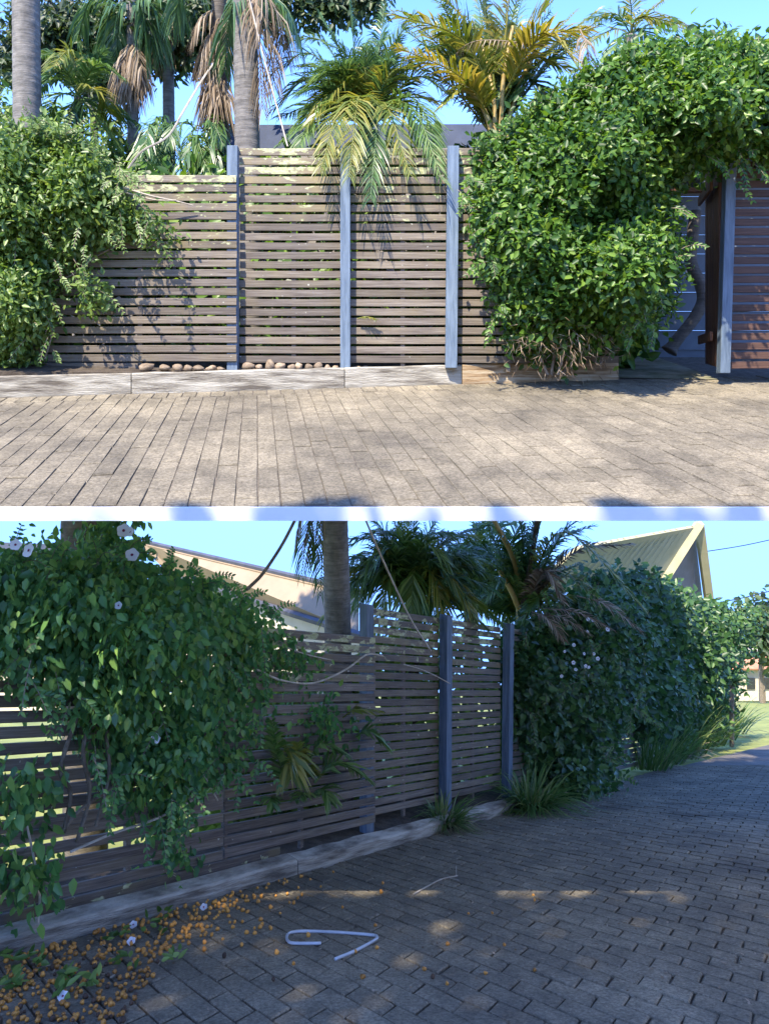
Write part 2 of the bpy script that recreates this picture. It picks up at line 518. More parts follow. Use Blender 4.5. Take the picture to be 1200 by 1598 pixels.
def sample_poly(poly, n):
    poly = np.asarray(poly, float)
    lo, hi = poly.min(0), poly.max(0)
    out = []
    tot = 0
    while tot < n:
        p = RNG.uniform(lo, hi, (n * 2, 2))
        d, _ = poly_dist(poly, p)
        p = p[d > 0]; out.append(p); tot += len(p)
    return np.concatenate(out)[:n]

def unproj(px, Y):
    return np.stack([(px[:, 0] - 600) / FPX * Y, Y, (YH - px[:, 1]) / FPX * Y], axis=1)

def bush_leaves(poly, yback, thick, ncl, per, L, W, R=60, lump=0.5, nl=40, droop=0.2, spread=0.9, updir=0.45, inner=0.35, jit=0.05, lumpsize=40, front=None, size_var=0.35, hang=0.0, ragged=9.0):
    """leaf clusters over the rounded front and through the volume of a bush.
    poly: outline as seen; yback(px)->depth of the supporting fence; thick(px)->how far the bush stands out from it"""
    pts = sample_poly(poly, ncl)
    d, g = poly_dist(poly, pts)
    lo, hi = np.min(poly, 0), np.max(poly, 0)
    cen = RNG.uniform(lo, hi, (nl, 2)); amp = RNG.uniform(-1, 1, nl)
    lm = np.zeros(ncl); gx = np.zeros((ncl, 2))
    for c, a in zip(cen, amp):
        dd = pts - c; e = np.exp(-(dd ** 2).sum(1) / (2 * lumpsize ** 2)) * a
        lm += e; gx += -dd / lumpsize ** 2 * e[:, None]
    bul = np.sqrt(np.clip(d / R, 0, 1))
    yb = yback(pts); th = thick(pts)
    rag = RNG.normal(0, ragged, (ncl, 2)) * np.clip(1.3 - d / 40, 0, 1)[:, None]
    pts = pts + rag
    isin = RNG.random(ncl) < inner
    depth = th * np.maximum(bul * np.clip(0.8 + lump * 0.4 * lm, 0.5, 1.6), 0.03)
    Y = yb - depth * np.where(isin, RNG.uniform(-0.15, 0.85, ncl), RNG.uniform(0.9, 1.04, ncl))
    cpos = unproj(pts, Y)
    edge = np.clip(1 - d / R, 0, 1)[:, None]
    out2 = -g * edge + -gx * 18 * lump
    nout = nrm(np.stack([out2[:, 0], -0.8 * np.ones(ncl), -out2[:, 1]], axis=1))
    tw = nrm(nout + RNG.normal(0, 0.45, (ncl, 3)) + np.array([0, 0, 0.15 - droop]))
    k = per
    cp = np.repeat(cpos, k, 0); t = np.repeat(tw, k, 0); no = np.repeat(nout, k, 0)
    n = len(cp)
    along = np.tile(np.linspace(-0.5, 0.9, k), ncl)[:, None]
    Ls = L * (1 + RNG.uniform(-size_var, size_var, n))
    Pn = cp + t * along * L * 1.9 + RNG.normal(0, jit, (n, 3))
    rnd = nrm(RNG.normal(0, 1, (n, 3)))
    D = t * 0.5 + rnd * spread + np.array([0, 0, -droop - hang])
    N = no * 0.7 + np.array([-0.15, -0.25, updir]) + RNG.normal(0, 0.35, (n, 3))
    return leaves_np(Pn, D, N, Ls, Ls * W / L)

def shoots_np(starts, Yf, n, length, L, W, dirn=(0.2, -0.3, -1.0), spread=.4, grav=.25, pairs=9):
    """loose trailing shoots: thin stems with paired leaves, starting at pixel points on the bush front"""
    Vl, stems = [], []
    for _ in range(n):
        x, y = starts[random.randrange(len(starts))]
        sg_ = 6 if dirn[2] > .5 else 18
        x += random.gauss(0, sg_); y += abs(random.gauss(0, sg_)) if dirn[2] > .5 else random.gauss(0, sg_)
        p = P(x, y, Yf(x)); d = Vector(dirn) + Vector((random.gauss(0, spread), random.gauss(0, spread) * .6, random.gauss(0, spread))); d.normalize()
        l = length * random.uniform(.5, 1.2); path = []
        for i in range(pairs + 1):
            path.append(p.copy()); p = p + d * (l / pairs); d = (d + Vector((0, 0, -grav / pairs * 3))).normalized()
        stems.append(tube(path, .0028, 3, cap=False))
        for i in range(1, pairs + 1):
            dd = (path[i] - path[i - 1]).normalized(); sd = dd.cross(Vector((0, -1, .3))).normalized()
            for sgn in (-1, 1):
                ld = dd * .5 + sd * sgn * .8 + Vector((0, -.15, -.35))
                ls = L * random.uniform(.6, 1.15) * (1 - .35 * i / pairs)
                Vl.append((tuple(path[i]), tuple(ld), (random.gauss(0, .3), -.8, .5 + random.gauss(0, .3)), ls))
    A = np.array([v[0] for v in Vl]); D = np.array([v[1] for v in Vl]); N = np.array([v[2] for v in Vl]); Ls = np.array([v[3] for v in Vl])
    return leaves_np(A, D, N, Ls, Ls * W / L), join(*stems)

def merge_np(*vq):
    V, Q, o = [], [], 0
    for v, q in vq:
        V.append(v); Q.append(q + o); o += len(v)
    return np.concatenate(V), np.concatenate(Q)

def frond_np(path, lmax, pairs=34, width=0.014, droop=0.5, start=0.12, vee=0.35, ang=0.75, curl=0.5, taper=0.25):
    """pinnate frond along a path: rachis tube (quads) + leaflets of two bent quads each"""
    path = catmull(path, 6)
    n = len(path)
    L = [0.0]
    for i in range(1, n): L.append(L[-1] + (path[i] - path[i - 1]).length)
    tot = L[-1]
    rv, rf = tube(path, [0.012 * (1 - 0.8 * l / tot) * max(lmax, .2) / 0.4 + 0.002 for l in L], 4, cap=False)
    rv = np.array([tuple(v) for v in rv]); rq = np.array(rf)
    pts, dirs = [], []
    for i in range(pairs):
        s = (start + (1 - start) * (i + 0.5) / pairs) * tot
        j = max(k for k in range(n - 1) if L[k] <= s)
        t = (s - L[j]) / max(1e-6, L[j + 1] - L[j])
        pts.append(path[j].lerp(path[j + 1], t)); dirs.append((path[j + 1] - path[j]).normalized())
    Vs, Qs = [rv], [rq]
    o = len(rv)
    for i, (p, d) in enumerate(zip(pts, dirs)):
        u = (i + 0.5) / pairs
        ll = lmax * (0.45 + 0.55 * math.sin(math.pi * min(1, u * 0.9 + 0.18))) * (1 - taper * u) * random.uniform(0.85, 1.1)
        side = d.cross(Vector((0, 0, 1)))
        if side.length < 1e-3: side = Vector((1, 0, 0))
        side.normalize()
        upv = side.cross(d).normalized()
        for s in (-1, 1):
            a = ang * random.uniform(0.85, 1.15) * (1 - 0.35 * u)
            dr = (d * math.cos(a * 1.1) + side * s * math.sin(a * 1.1) + upv * vee * random.uniform(0.6, 1.3)).normalized()
            wv = dr.cross(upv).normalized() * width * (ll / lmax + 0.3) * 0.8
            wv = (wv + upv * width * random.uniform(-.5, .5))
            g = Vector((0, 0, -1)) * droop * ll
            p1 = p + dr * ll * 0.5 + g * 0.22
            p2 = p + dr * ll * (1 - 0.25 * curl * droop) + g * random.uniform(0.75, 1.15)
            Vs.append(np.array([tuple(p - wv * 0.5), tuple(p + wv * 0.5), tuple(p1 + wv), tuple(p1 - wv), tuple(p2 + wv * 0.12), tuple(p2 - wv * 0.12)]))
            Qs.append(np.array([[o, o + 1, o + 2, o + 3], [o + 3, o + 2, o + 4, o + 5]]))
            o += 6
    return np.concatenate(Vs), np.concatenate(Qs)

def blades_np(base, n, length, width, spread, R, lean=(0, 0), seg=4, droop=0.9, zf=None):
    Vs, Qs, o = [], [], 0
    for _ in range(n):
        a = random.uniform(0, 2 * math.pi); r = R * math.sqrt(random.random())
        p = Vector(base) + Vector((math.cos(a) * r, math.sin(a) * r, 0))
        if zf: p.z = zf(p.y)
        a2 = a + random.gauss(0, 0.5)
        sp = spread * random.uniform(0.3, 1.2)
        d = Vector((math.cos(a2) * sp + lean[0], math.sin(a2) * sp + lean[1], 1)).normalized()
        l = length * random.uniform(0.5, 1.1); w = width * random.uniform(0.7, 1.2)
        sd = d.cross(Vector((math.cos(a2), math.sin(a2), 0.3)))
        sd = Vector((-math.sin(a2 + random.gauss(0, .6)), math.cos(a2), 0)).normalized() * w
        for i in range(seg + 1):
            t = i / seg
            ww = sd * (1 - t ** 2) + sd * 0.05
            q = p + d * l * t + Vector((d.x, d.y, 0)) * l * t * t * 0.35 - Vector((0, 0, 1)) * l * droop * sp * t ** 2.6
            if zf and q.z < zf(q.y) + 0.01: q.z = zf(q.y) + 0.01
            Vs.append([tuple(q - ww), tuple(q + ww)])
        for i in range(seg):
            Qs.append([o + 2 * i, o + 2 * i + 1, o + 2 * i + 3, o + 2 * i + 2])
        o += 2 * (seg + 1)
    return np.array(Vs).reshape(-1, 3), np.array(Qs)

def trunk_vf(path, r0, r1, n=14, ring=0.09, amp=0.035):
    pts = catmull(path, 4)
    # resample densely for leaf-scar rings
    L = [0.0]
    for i in range(1, len(pts)): L.append(L[-1] + (pts[i] - pts[i - 1]).length)
    tot = L[-1]; m = max(8, int(tot / (ring / 4)))
    P2, R2 = [], []
    for i in range(m + 1):
        s = tot * i / m
        j = max(k for k in range(len(pts) - 1) if L[k] <= s + 1e-9)
        t = (s - L[j]) / max(1e-6, L[j + 1] - L[j])
        P2.append(pts[j].lerp(pts[j + 1], min(1, t)))
        ph = (s / ring) % 1.0
        R2.append((r0 + (r1 - r0) * s / tot) * (1 + amp * (1 - ph) - amp * 0.4 + random.uniform(-.006, .006)))
    return tube(P2, R2, n)

# ------------------------------------------------------------------ pavers
def clip_poly(poly, hp):
    """clip 2-D convex polygon by half planes (nx, ny, c): keep nx*x+ny*y >= c"""
    for nx, ny, c in hp:
        out = []
        for i in range(len(poly)):
            p, q = poly[i], poly[(i + 1) % len(poly)]
            dp, dq = nx * p[0] + ny * p[1] - c, nx * q[0] + ny * q[1] - c
            if dp >= 0: out.append(p)
            if (dp >= 0) != (dq >= 0):
                t = dp / (dp - dq); out.append((p[0] + (q[0] - p[0]) * t, p[1] + (q[1] - p[1]) * t))
        poly = out
        if len(poly) < 3: return []
    return poly

def area2(poly):
    return 0.5 * sum(poly[i][0] * poly[(i + 1) % len(poly)][1] - poly[(i + 1) % len(poly)][0] * poly[i][1] for i in range(len(poly)))

def paver_vf(poly, zf, top=0.0, th=0.028, b=0.007, jit=0.003):
    """rounded paver prism over a 2-D polygon lying on the sloped plane zf(Y)"""
    if area2(poly) < 0: poly = poly[::-1]
    cx = sum(p[0] for p in poly) / len(poly); cy = sum(p[1] for p in poly) / len(poly)
    poly = [(p[0] + random.uniform(-jit, jit), p[1] + random.uniform(-jit, jit)) for p in poly]
    dz = top + random.uniform(-0.003, 0.003); tx, ty = random.uniform(-.012, .012), random.uniform(-.012, .012)
    n = len(poly)
    def sh(p, k):
        dx, dy = cx - p[0], cy - p[1]; l = math.hypot(dx, dy) + 1e-9
        return (p[0] + dx / l * k * 1.4, p[1] + dy / l * k * 1.4)
    V = []
    for k, off in ((0, -th), (0, -b), (b, 0)):
        for p in poly:
            q = sh(p, k)
            V.append((q[0], q[1], zf(q[1]) + dz + off + (q[0] - cx) * tx + (q[1] - cy) * ty))
    F = []
    for r in range(2):
        for i in range(n):
            j = (i + 1) % n
            F.append((r * n + i, r * n + j, (r + 1) * n + j, (r + 1) * n + i))
    F.append(tuple(range(2 * n, 3 * n)))
    return V, F

def lay_pavers(parent, zf, origin, ang, w, l, gap, hp, extra, limit, yvis, off=0.5, gl=None, vang=None, jw=0.0):
    """running bond grid rotated by ang about origin; long axis along local v"""
    ca, sa = math.cos(ang), math.sin(ang)
    va = ang + math.pi / 2 if vang is None else vang
    cv, sv = math.cos(va), math.sin(va)
    shift = {}
    cand = []
    for i in range(-75, 76):
        for j in range(-90, 91):
            if w < l:
                u0 = i * w; v0 = (j + (off if i % 2 else 0.0)) * l + 0.12 * l * math.sin(i * 1.7)
            else:
                v0 = j * l; u0 = (i + (off if j % 2 else 0.0)) * w
            g2 = gl or gap
            rect = [(u0 + gap / 2, v0 + g2 / 2), (u0 + w - gap / 2, v0 + g2 / 2), (u0 + w - gap / 2, v0 + l - g2 / 2), (u0 + gap / 2, v0 + l - g2 / 2)]
            q = [(origin[0] + ca * x + cv * y, origin[1] + sa * x + sv * y) for x, y in rect]
            cxy = (sum(p[0] for p in q) / 4, sum(p[1] for p in q) / 4)
            if extra is not None and not extra(*cxy): continue
            q = clip_poly(q, hp)
            if len(q) >= 3 and abs(area2(q)) > 0.12 * w * l:
                cx = sum(p[0] for p in q) / len(q); cy = sum(p[1] for p in q) / len(q)
                cand.append((yvis(cx, cy), q))
    cand.sort(key=lambda c: -c[0])
    return cand

def put_pavers(parent, cand, zf, limit, th, b=0.007, jit=0.004):
    for k, (_, q) in enumerate(cand[:limit]):
        V, F = paver_vf(q, zf, th=th, b=b, jit=jit)
        c = sum((Vector(v) for v in V), Vector()) / len(V)
        me = new_mesh('paver', [Vector(v) - c for v in V], F, PAVER)
        o = bpy.data.objects.new('paver', me); o.location = c - wpos(parent); link(o, parent)
    if len(cand) > limit:
        V, F = join(*[paver_vf(q, zf, th=th, b=b, jit=jit) for _, q in cand[limit:]])
        part(parent, 'far_pavers', V, F, PAVER, kind='stuff')

# ================================================================== SETTING
# hillside that carries the lower lane
def sheet(name, quad, zf, mat, dz=0.0, nx=1, ny=1):
    V = [(x, y, zf(y) + dz) for x, y in quad]
    o = structure(name, V, [tuple(range(len(V)))], mat)
    return o
hill = sheet('hillside', [(-260, -14), (260, -14), (420, 600), (-420, 600)], zB, GRASSG, -0.06)

# lower fence line (plan): starts at OF, runs along DF (per metre of depth)
OF = Vector((-0.213, 7.3)); DFX = 0.7083
def fence_xy(t): return (OF.x + DFX * t, OF.y + t)
def t_of_px(px):
    k = (px - 600) / FPX
    return (k * OF.y - OF.x) / (DFX - k)
FDIR = Vector((DFX, 1, 0)).normalized()          # along the lower fence (plan)
FNRM = Vector((1, -DFX, 0)).normalized()         # towards the lane

def lane_quad():
    a, b = fence_xy(-14), fence_xy(34)
    s = FNRM * 0.03
    return [(a[0] + s.x, a[1] + s.y), (16, -6.7), (34, 38), (b[0] + s.x + 1.0, 38.0 + 0)]
lane = sheet('lane', lane_quad(), zB, JOINT, -0.022)

# upper driveway: a paved terrace with a white coping along its front edge
YN, YF_END = 3.752, 10.45
def XT(Y): return 2.9 + (Y - YN) * 0.40
def terr(y0, z0, y1, z1, th):
    V = [(-XT(y0), y0, z0), (XT(y0), y0, z0), (XT(y1), y1, z1), (-XT(y1), y1, z1)]
    return V + [(x, y, z + th) for x, y, z in V]
TF = [(3, 2, 1, 0), (4, 5, 6, 7), (0, 1, 5, 4), (1, 2, 6, 5), (2, 3, 7, 6), (3, 0, 4, 7)]
drive = structure('driveway', terr(YN + .004, zA(YN) - .05, YF_END, zA(YF_END) - .05, .0435), TF, JOINT)
part(drive, 'bounce_soffit', terr(YN + .004, zA(YN) - .062, YF_END, zA(YF_END) - .062, .01), TF, WHITE)  # white underside, out of view, added to bounce light onto the lane
V, F = frame_box((-XT(YN), YN - 0.03, zA(YN) - 0.064), (2 * XT(YN), 0, 0), (0, 0.033, 0.0), (0, 0, 0.063))
part(drive, 'coping', V, F, WHITE)
V, F = frame_box((-6.3, 9.48, zA(9.48) - .36), (12.6, 0, 0), (0, .24, 0), (0, 0, .24)); part(drive, 'support_beam', V, F, CONC)
for sx in (-1, 1):
    V, F = frame_box((sx * 6.15 - .14, 9.46, zB(9.6) - .4), (.28, 0, 0), (0, .28, 0), (0, 0, zA(9.46) - .38 - zB(9.6) + .4))
    part(drive, 'support_column', V, F, CONC)

# sleeper line of the upper fence: front-bottom edge runs from SA0 to SA1 on the ground
SA0, SA1 = gA(-60, 622), gA(966, 592)
def sl_y(x): return SA0.y + (SA1.y - SA0.y) * (x - SA0.x) / (SA1.x - SA0.x)
sdir = Vector((SA1.x - SA0.x, SA1.y - SA0.y, 0)).normalized(); snrm = Vector((-sdir.y, sdir.x, 0))
# header course along the sleeper, then running bond square to the fence
hp_main = [(0, 1, YN + 0.004), (-snrm.x, -snrm.y, -(snrm.x * SA0.x + snrm.y * SA0.y) + 0.245)]
in_view = lambda x, y, z: abs(x / y) < 0.54
candA = lay_pavers(drive, zA, (0.1, 5.0), 0.165, 0.114, 0.38, 0.0055, hp_main,
                   lambda x, y: abs(x) < XT(y) - .15 and y > 3.4, 300, lambda x, y: (1 / y ** 3 if abs(x / y) < 0.53 else -y), gl=.011)
# header course
u = -0.6
while u < (SA1 - SA0).length + 3.2:
    p0 = Vector((SA0.x, SA0.y, 0)) + sdir * u
    q = [p0 - snrm * 0.232, p0 + sdir * 0.112 - snrm * 0.232, p0 + sdir * 0.112 - snrm * 0.008, p0 - snrm * 0.008]
    q = [(a.x, a.y) for a in q]
    if abs(q[0][0]) < XT(q[0][1]) - .15:
        candA.append((1 / q[0][1] ** 3 if abs(q[0][0] / q[0][1]) < 0.53 else -9, q))
    u += 0.122
candA.sort(key=lambda c: -c[0])
put_pavers(drive, candA, zA, 300, 0.02, 0.0035, 0.0022)

# garden bed behind the upper sleeper, and the path through the gate
BEDZ = 0.128
bx0, bx1 = -4.2, SA1.x - 0.03
V = [(bx0, sl_y(bx0) + 0.16, zA(7) - 0.05), (bx1, sl_y(bx1) + 0.16, zA(7.4) - 0.05), (bx1, 10.4, 0.3), (bx0, 10.4, 0.3)]
V += [(bx0, sl_y(bx0) + 0.16, BEDZ - 0.02), (bx1, sl_y(bx1) + 0.16, BEDZ), (bx1, 10.4, BEDZ + 0.5), (bx0, 10.4, BEDZ + 0.5)]
bed = structure('garden_bed', V, TF, SOIL)
V = []
for x, y in ((SA1.x + 0.02, 7.62), (SA1.x + 0.98, 7.5), (SA1.x + 0.9, 10.3), (SA1.x + 0.0, 10.3)):
    V.append((x, y, zA(y) + 0.006))
PATHM = m_simple('mossy_path', (0.10, 0.105, 0.05), (0.24, 0.215, 0.15), 5, 0.9, 0.4, 0.006, (1, 1))
structure('path', V, [(0, 1, 2, 3)], PATHM)

# lower lane pavers (nearest singly, the rest joined)
fa = math.atan2(1, DFX)
hp_lane = [(FNRM.x, FNRM.y, FNRM.x * OF.x + FNRM.y * OF.y + 0.30)]
def lane_vis(x, y):
    py = YH - FPX * zB(y) / y; px = 600 + FPX * x / y
    return 1 / y ** 3 if (-40 < px < 1240 and py < 1640) else -y
candB = lay_pavers(lane, zB, (1.3, 6.0), -0.918, 0.285, 0.148, 0.010, hp_lane,
                   lambda x, y: 2.0 < y < 15 and abs(x / y) < 0.8 and abs(x) < 9, 300, lane_vis, off=0.5, vang=math.radians(60))
put_pavers(lane, candB, zB, 300, 0.02)
# far lane surface carries a brick pattern in its material where single bricks cannot be told apart
def m_lane_far():
    m, nt, b, _ = mat_base('lane_far_bricks')
    geo = nd(nt, 'ShaderNodeNewGeometry')
    mp = nd(nt, 'ShaderNodeMapping'); mp.inputs['Rotation'].default_value = (0, 0, 0.918)
    nt.links.new(geo.outputs['Position'], mp.inputs[0])
    br = nd(nt, 'ShaderNodeTexBrick')
    br.inputs['Scale'].default_value = 1.0; br.inputs['Brick Width'].default_value = 0.285; br.inputs['Row Height'].default_value = 0.136
    br.inputs['Mortar Size'].default_value = 0.009; br.inputs['Color1'].default_value = (0.17, 0.15, 0.125, 1); br.inputs['Color2'].default_value = (0.24, 0.21, 0.175, 1)
    br.inputs['Mortar'].default_value = (0.07, 0.06, 0.05, 1)
    nt.links.new(mp.outputs[0], br.inputs['Vector'])
    n = noise(nt, geo.outputs['Position'], 1.1, 5, 0.65)
    r = ramp(nt, [(0.32, (0.55, 0.55, 0.57)), (0.66, (1.1, 1.08, 1.05))]); nt.links.new(n, r.inputs[0])
    c = mixc(nt, 1.0, br.outputs['Color'], r.outputs[0], 'MULTIPLY')
    nt.links.new(c, b.inputs['Base Color']); b.inputs['Roughness'].default_value = 0.85
    return m
LANEF = m_lane_far()
a, b_ = fence_xy(7.9), fence_xy(31)
V = [(a[0] + .4, 14.95, zB(14.95) - .003), (16, 14.95, zB(14.95) - .003), (34, 37.9, zB(37.9) - .003), (b_[0] + 2.2, 37.9, zB(37.9) - .003)]
part(lane, 'far_surface', V, [(0, 1, 2, 3)], LANEF)

# ================================================================== UPPER FENCE
YT = 7.27                    # face of the tall panels
YL = 7.15                    # face of the low panel
def slat_mesh(length, h=0.0665, th=0.02, m=None, name='slat'):
    # slightly bowed board in short lengths
    n = max(3, int(length / .35)); V, F = [], []
    w = [random.uniform(-.0016, .0016) for _ in range(n + 1)]; wy = [random.uniform(-.002, .002) for _ in range(n + 1)]
    b = .003
    for i in range(n + 1):
        x = length * i / n
        for y, z in ((b, 0), (0, b), (0, h - b), (b, h), (th - b, h), (th, h - b), (th, b), (th - b, 0)):
            V.append((x, y + wy[i], z + w[i]))
    for i in range(n):
        for k in range(8):
            k2 = (k + 1) % 8
            F.append((i * 8 + k, (i + 1) * 8 + k, (i + 1) * 8 + k2, i * 8 + k2))
    F.append(tuple(range(8))); F.append(tuple(range(n * 8 + 7, n * 8 - 1, -1)))
    return new_mesh(name, V, F, m)
fenceA = thing('slat_fence', 'dark horizontal timber slat fence in full sun, above the sunlit paving', 'fence', (0, YT, BEDZ))
SLAT_R = m_simple('slat_wood_reddish_shaded', (0.045, 0.022, 0.015), (0.11, 0.058, 0.038), 2.2, 0.65, 0.35, 0.004, (0.8, 1.2), (1.3, 40, 40))  # reddish wood, with the overhanging bush's shade put into a darker tone
def rowsA(x0, x1, ytop, n, pitch, Y, parent=fenceA, lich=3, red=False):
    X0 = (x0 - 600) / FPX * Y; X1 = (x1 - 600) / FPX * Y
    cache = {}
    for i in range(n):
        m = SLAT_L if i < lich else (SLAT_L2 if i < lich + 5 else SLAT)
        if red: m = SLAT_R
        if m.name not in cache: cache[m.name] = slat_mesh(X1 - X0, m=m)
        o = bpy.data.objects.new('slat', cache[m.name])
        z = (YH - (ytop + i * pitch)) / FPX * Y - 0.0665
        o.location = Vector((X0 + random.uniform(-.004, .004), Y + random.uniform(0, .003), z + random.uniform(-.0015, .0015))) - wpos(parent)
        o.rotation_euler = (random.uniform(-.02, .02), random.uniform(-.0012, .0012), 0)
        link(o, parent)
rowsA(-180, 369, 272.5, 20, 14.75, YL)
rowsA(374, 534, 230.5, 23, 14.75, YT)
rowsA(545, 702, 230.5, 23, 14.75, YT)
rowsA(713, 966, 230.5, 23, 14.75, YT)
V, F = bevel_box(P(-60, 577.5, YL), (215 / FPX * YL + 60 / FPX * YL, 0, 0), (0, .02, 0), (0, 0, .066), .003)
part(fenceA, 'slat', V, F, SLAT)
def postA(px0, px1, ytop, ybot, Y, depth=0.09, parent=fenceA, lean=0.0):
    a = P(px0, ybot, Y); w = (px1 - px0) / FPX * Y; h = (ybot - ytop) / FPX * Y
    V, F = bevel_box(a, (w, 0, 0), (0, depth, 0), (lean * h, 0, h), .004)
    part(parent, 'post', V, F, POST)
postA(354, 370.5, 226, 582, YL + .024, .094)
postA(531, 546.5, 226.5, 576, YL + .02, .094)
postA(695.5, 713.5, 226.5, 574, YL + .02, .094, lean=0.009)
# battens at the back that carry the slats
for px in (60, 215, 455, 625, 790, 880):
    Yb = (YL if px < 370 else YT) + .024
    V, F = frame_box(P(px, 580, Yb), (.04, 0, 0), (0, .03, 0), (0, 0, (580 - (275 if px < 370 else 233)) / FPX * Yb))
    part(fenceA, 'batten', V, F, SLAT)

fenceA2 = thing('slat_fence', 'narrow dark slat fence panel with blue post, right of the open gate', 'fence', P(1142, 580, YT))
rowsA(1141, 1262, 236, 23, 14.9, YT, fenceA2, 0, True)
postA(1124, 1140, 240, 582, YL + .02, .094, fenceA2, lean=0.03)
# open gate seen nearly edge-on
gate = thing('timber_gate', 'red-brown timber gate standing open, seen nearly edge-on beside the blue post', 'gate', P(1122, 572, 7.4))
g0, g1 = P(1120, 572, 7.38), P(1100, 566, 8.05)
for i in range(5):
    a = g0.lerp(g1, i / 5); b2 = g0.lerp(g1, (i + 0.93) / 5)
    d = b2 - a; nn = Vector((-d.y, d.x, 0)).normalized() * -0.03
    V, F = bevel_box(a, (d.x, d.y, 0), nn, (0, 0, 2.0), .004)
    part(gate, 'board', V, F, GATEW)
for zz in (0.25, 1.7):
    a = g0 + Vector((-0.045, 0, zz)); d = g1 - g0
    V, F = bevel_box(a, (d.x, d.y, 0), (-.03, 0, 0), (0, 0, .09), .004)
    part(gate, 'rail', V, F, GATEW)
V, F = bevel_box(g0 + Vector((-.005, -.035, -.02)), (.075, 0, 0), (0, .03, 0), (0, 0, 2.04), .004)
part(gate, 'stile', V, F, GATEW)

# house wall with weatherboards behind the gate
hA = thing('weatherboard_house', 'blue-grey weatherboard house wall with brown window sill, seen through the gateway', 'house', P(1060, 560, 9.2))
Yw = 9.2
i = 0
py = 575.0
while py > 262:
    V, F = frame_box(P(960, py, Yw - .01), ((1300 - 960) / FPX * Yw, 0, 0), (0, .03, 0), (0, .022, 29.5 / FPX * Yw))
    part(hA, 'board', V, F, BOARD_BL); py -= 30
V, F = bevel_box(P(1010, 298, Yw - .09), (100 / FPX * Yw, 0, 0), (0, .1, 0), (0, 0, .05), .004); part(hA, 'window_sill', V, F, GATEW)
V, F = frame_box(P(1015, 292, Yw - .03), (80 / FPX * Yw, 0, 0), (0, .02, 0), (0, 0, .55)); part(hA, 'window', V, F, GLASS)
V, F = frame_box(P(1010, 292, Yw - .05), (.06, 0, 0), (0, .05, 0), (0, 0, .6)); part(hA, 'window_frame', V, F, GATEW)
V, F = frame_box(P(1130, 96, 9.2), (1.8, 0, 0), (0, 1.5, .5), (0, 0, .10)); part(hA, 'roof_edge', V, F, WHITE)
V, F = frame_box(P(1146, 92, 9.15), (1.7, 0, 0), (0, .04, 0), (0, 0, .14)); part(hA, 'fascia', V, F, WHITE)

# grey roof beyond the fence
hR = thing('distant_house', 'low blue-grey metal roof of a neighbour, behind the tall grey palm trunk', 'house', P(420, 260, 10.3))
V = [P(330, 235, 10.2), P(1010, 235, 10.2), P(1000, 192, 10.45), P(345, 194, 10.45)]
V += [v + Vector((0, .06, -.05)) for v in V]
part(hR, 'roof', V, [(0, 1, 2, 3), (7, 6, 5, 4), (0, 4, 5, 1), (1, 5, 6, 2), (2, 6, 7, 3), (3, 7, 4, 0)], ROOF_B)
V, F = frame_box(P(335, 556, 10.2), (660 / FPX * 10.2, 0, 0), (0, .1, 0), (0, 0, 318 / FPX * 10.2)); part(hR, 'wall', V, F, WALL_G)
yw = thing('garden_wall', 'dark back wall of the yard glimpsed through the low slat panel', 'wall', P(150, 556, 10.2))
V, F = frame_box(P(-140, 556, 10.2), (474 / FPX * 10.2, 0, 0), (0, .1, 0), (0, 0, 270 / FPX * 10.2)); part(yw, 'masonry', V, F, WALL_G)
V, F = frame_box(P(-145, 286, 10.17), (478 / FPX * 10.2, 0, 0), (0, .16, 0), (0, 0, .05)); part(yw, 'wall_cap', V, F, WALL_G)

# sleepers along the upper paving
def sleeperA(pa, pb, mat, label, y0a, y0b):
    a, b3 = gA(pa, y0a), gA(pb, y0b)
    d = b3 - a
    # sample along with slightly worn top
    n = 10; V, F = [], []
    dirn = Vector((d.x, d.y, 0)).normalized(); nn = Vector((-dirn.y, dirn.x, 0))
    for i in range(n + 1):
        p = a + d * (i / n); e = 0.006
        w = random.uniform(-.004, .004)
        h = 0.185 + random.uniform(-.005, .005)
        prof = [(0.004 + w, -.01), (w, .02), (w, h - .012), (.012 + w, h), (.15, h + .004), (.16, h - .008), (.16, -.01)]
        for (o, z) in prof: V.append(p + nn * o + Vector((0, 0, z)))
    m = 7
    for i in range(n):
        for k in range(m):
            k2 = (k + 1) % m
            F.append((i * m + k, i * m + k2, (i + 1) * m + k2, (i + 1) * m + k))
    F.append(tuple(range(m))); F.append(tuple(range(n * m + m - 1, n * m - 1, -1)))
    solo('timber_sleeper', V, F, mat, label, 'sleeper', 'sleepers edging the upper paving', origin=a)
def sy(px): return 622 - (px + 60) * (30 / 1026)
sleeperA(-180, 204, SLEEPER, 'weathered white timber sleeper at the far left of the sunlit paving', sy(-180), sy(204))
sleeperA(205.5, 537, SLEEPER, 'weathered white timber sleeper below the middle slat panels of the sunlit fence', sy(205.5), sy(537))
sleeperA(538.5, 720, SLEEPER, 'whitish timber sleeper under the two blue posts of the sunlit fence', sy(538.5), sy(720))
sleeperA(721.5, 965, SLEEPER_T, 'bare tan timber sleeper below the round glossy bush', sy(721.5), sy(965))

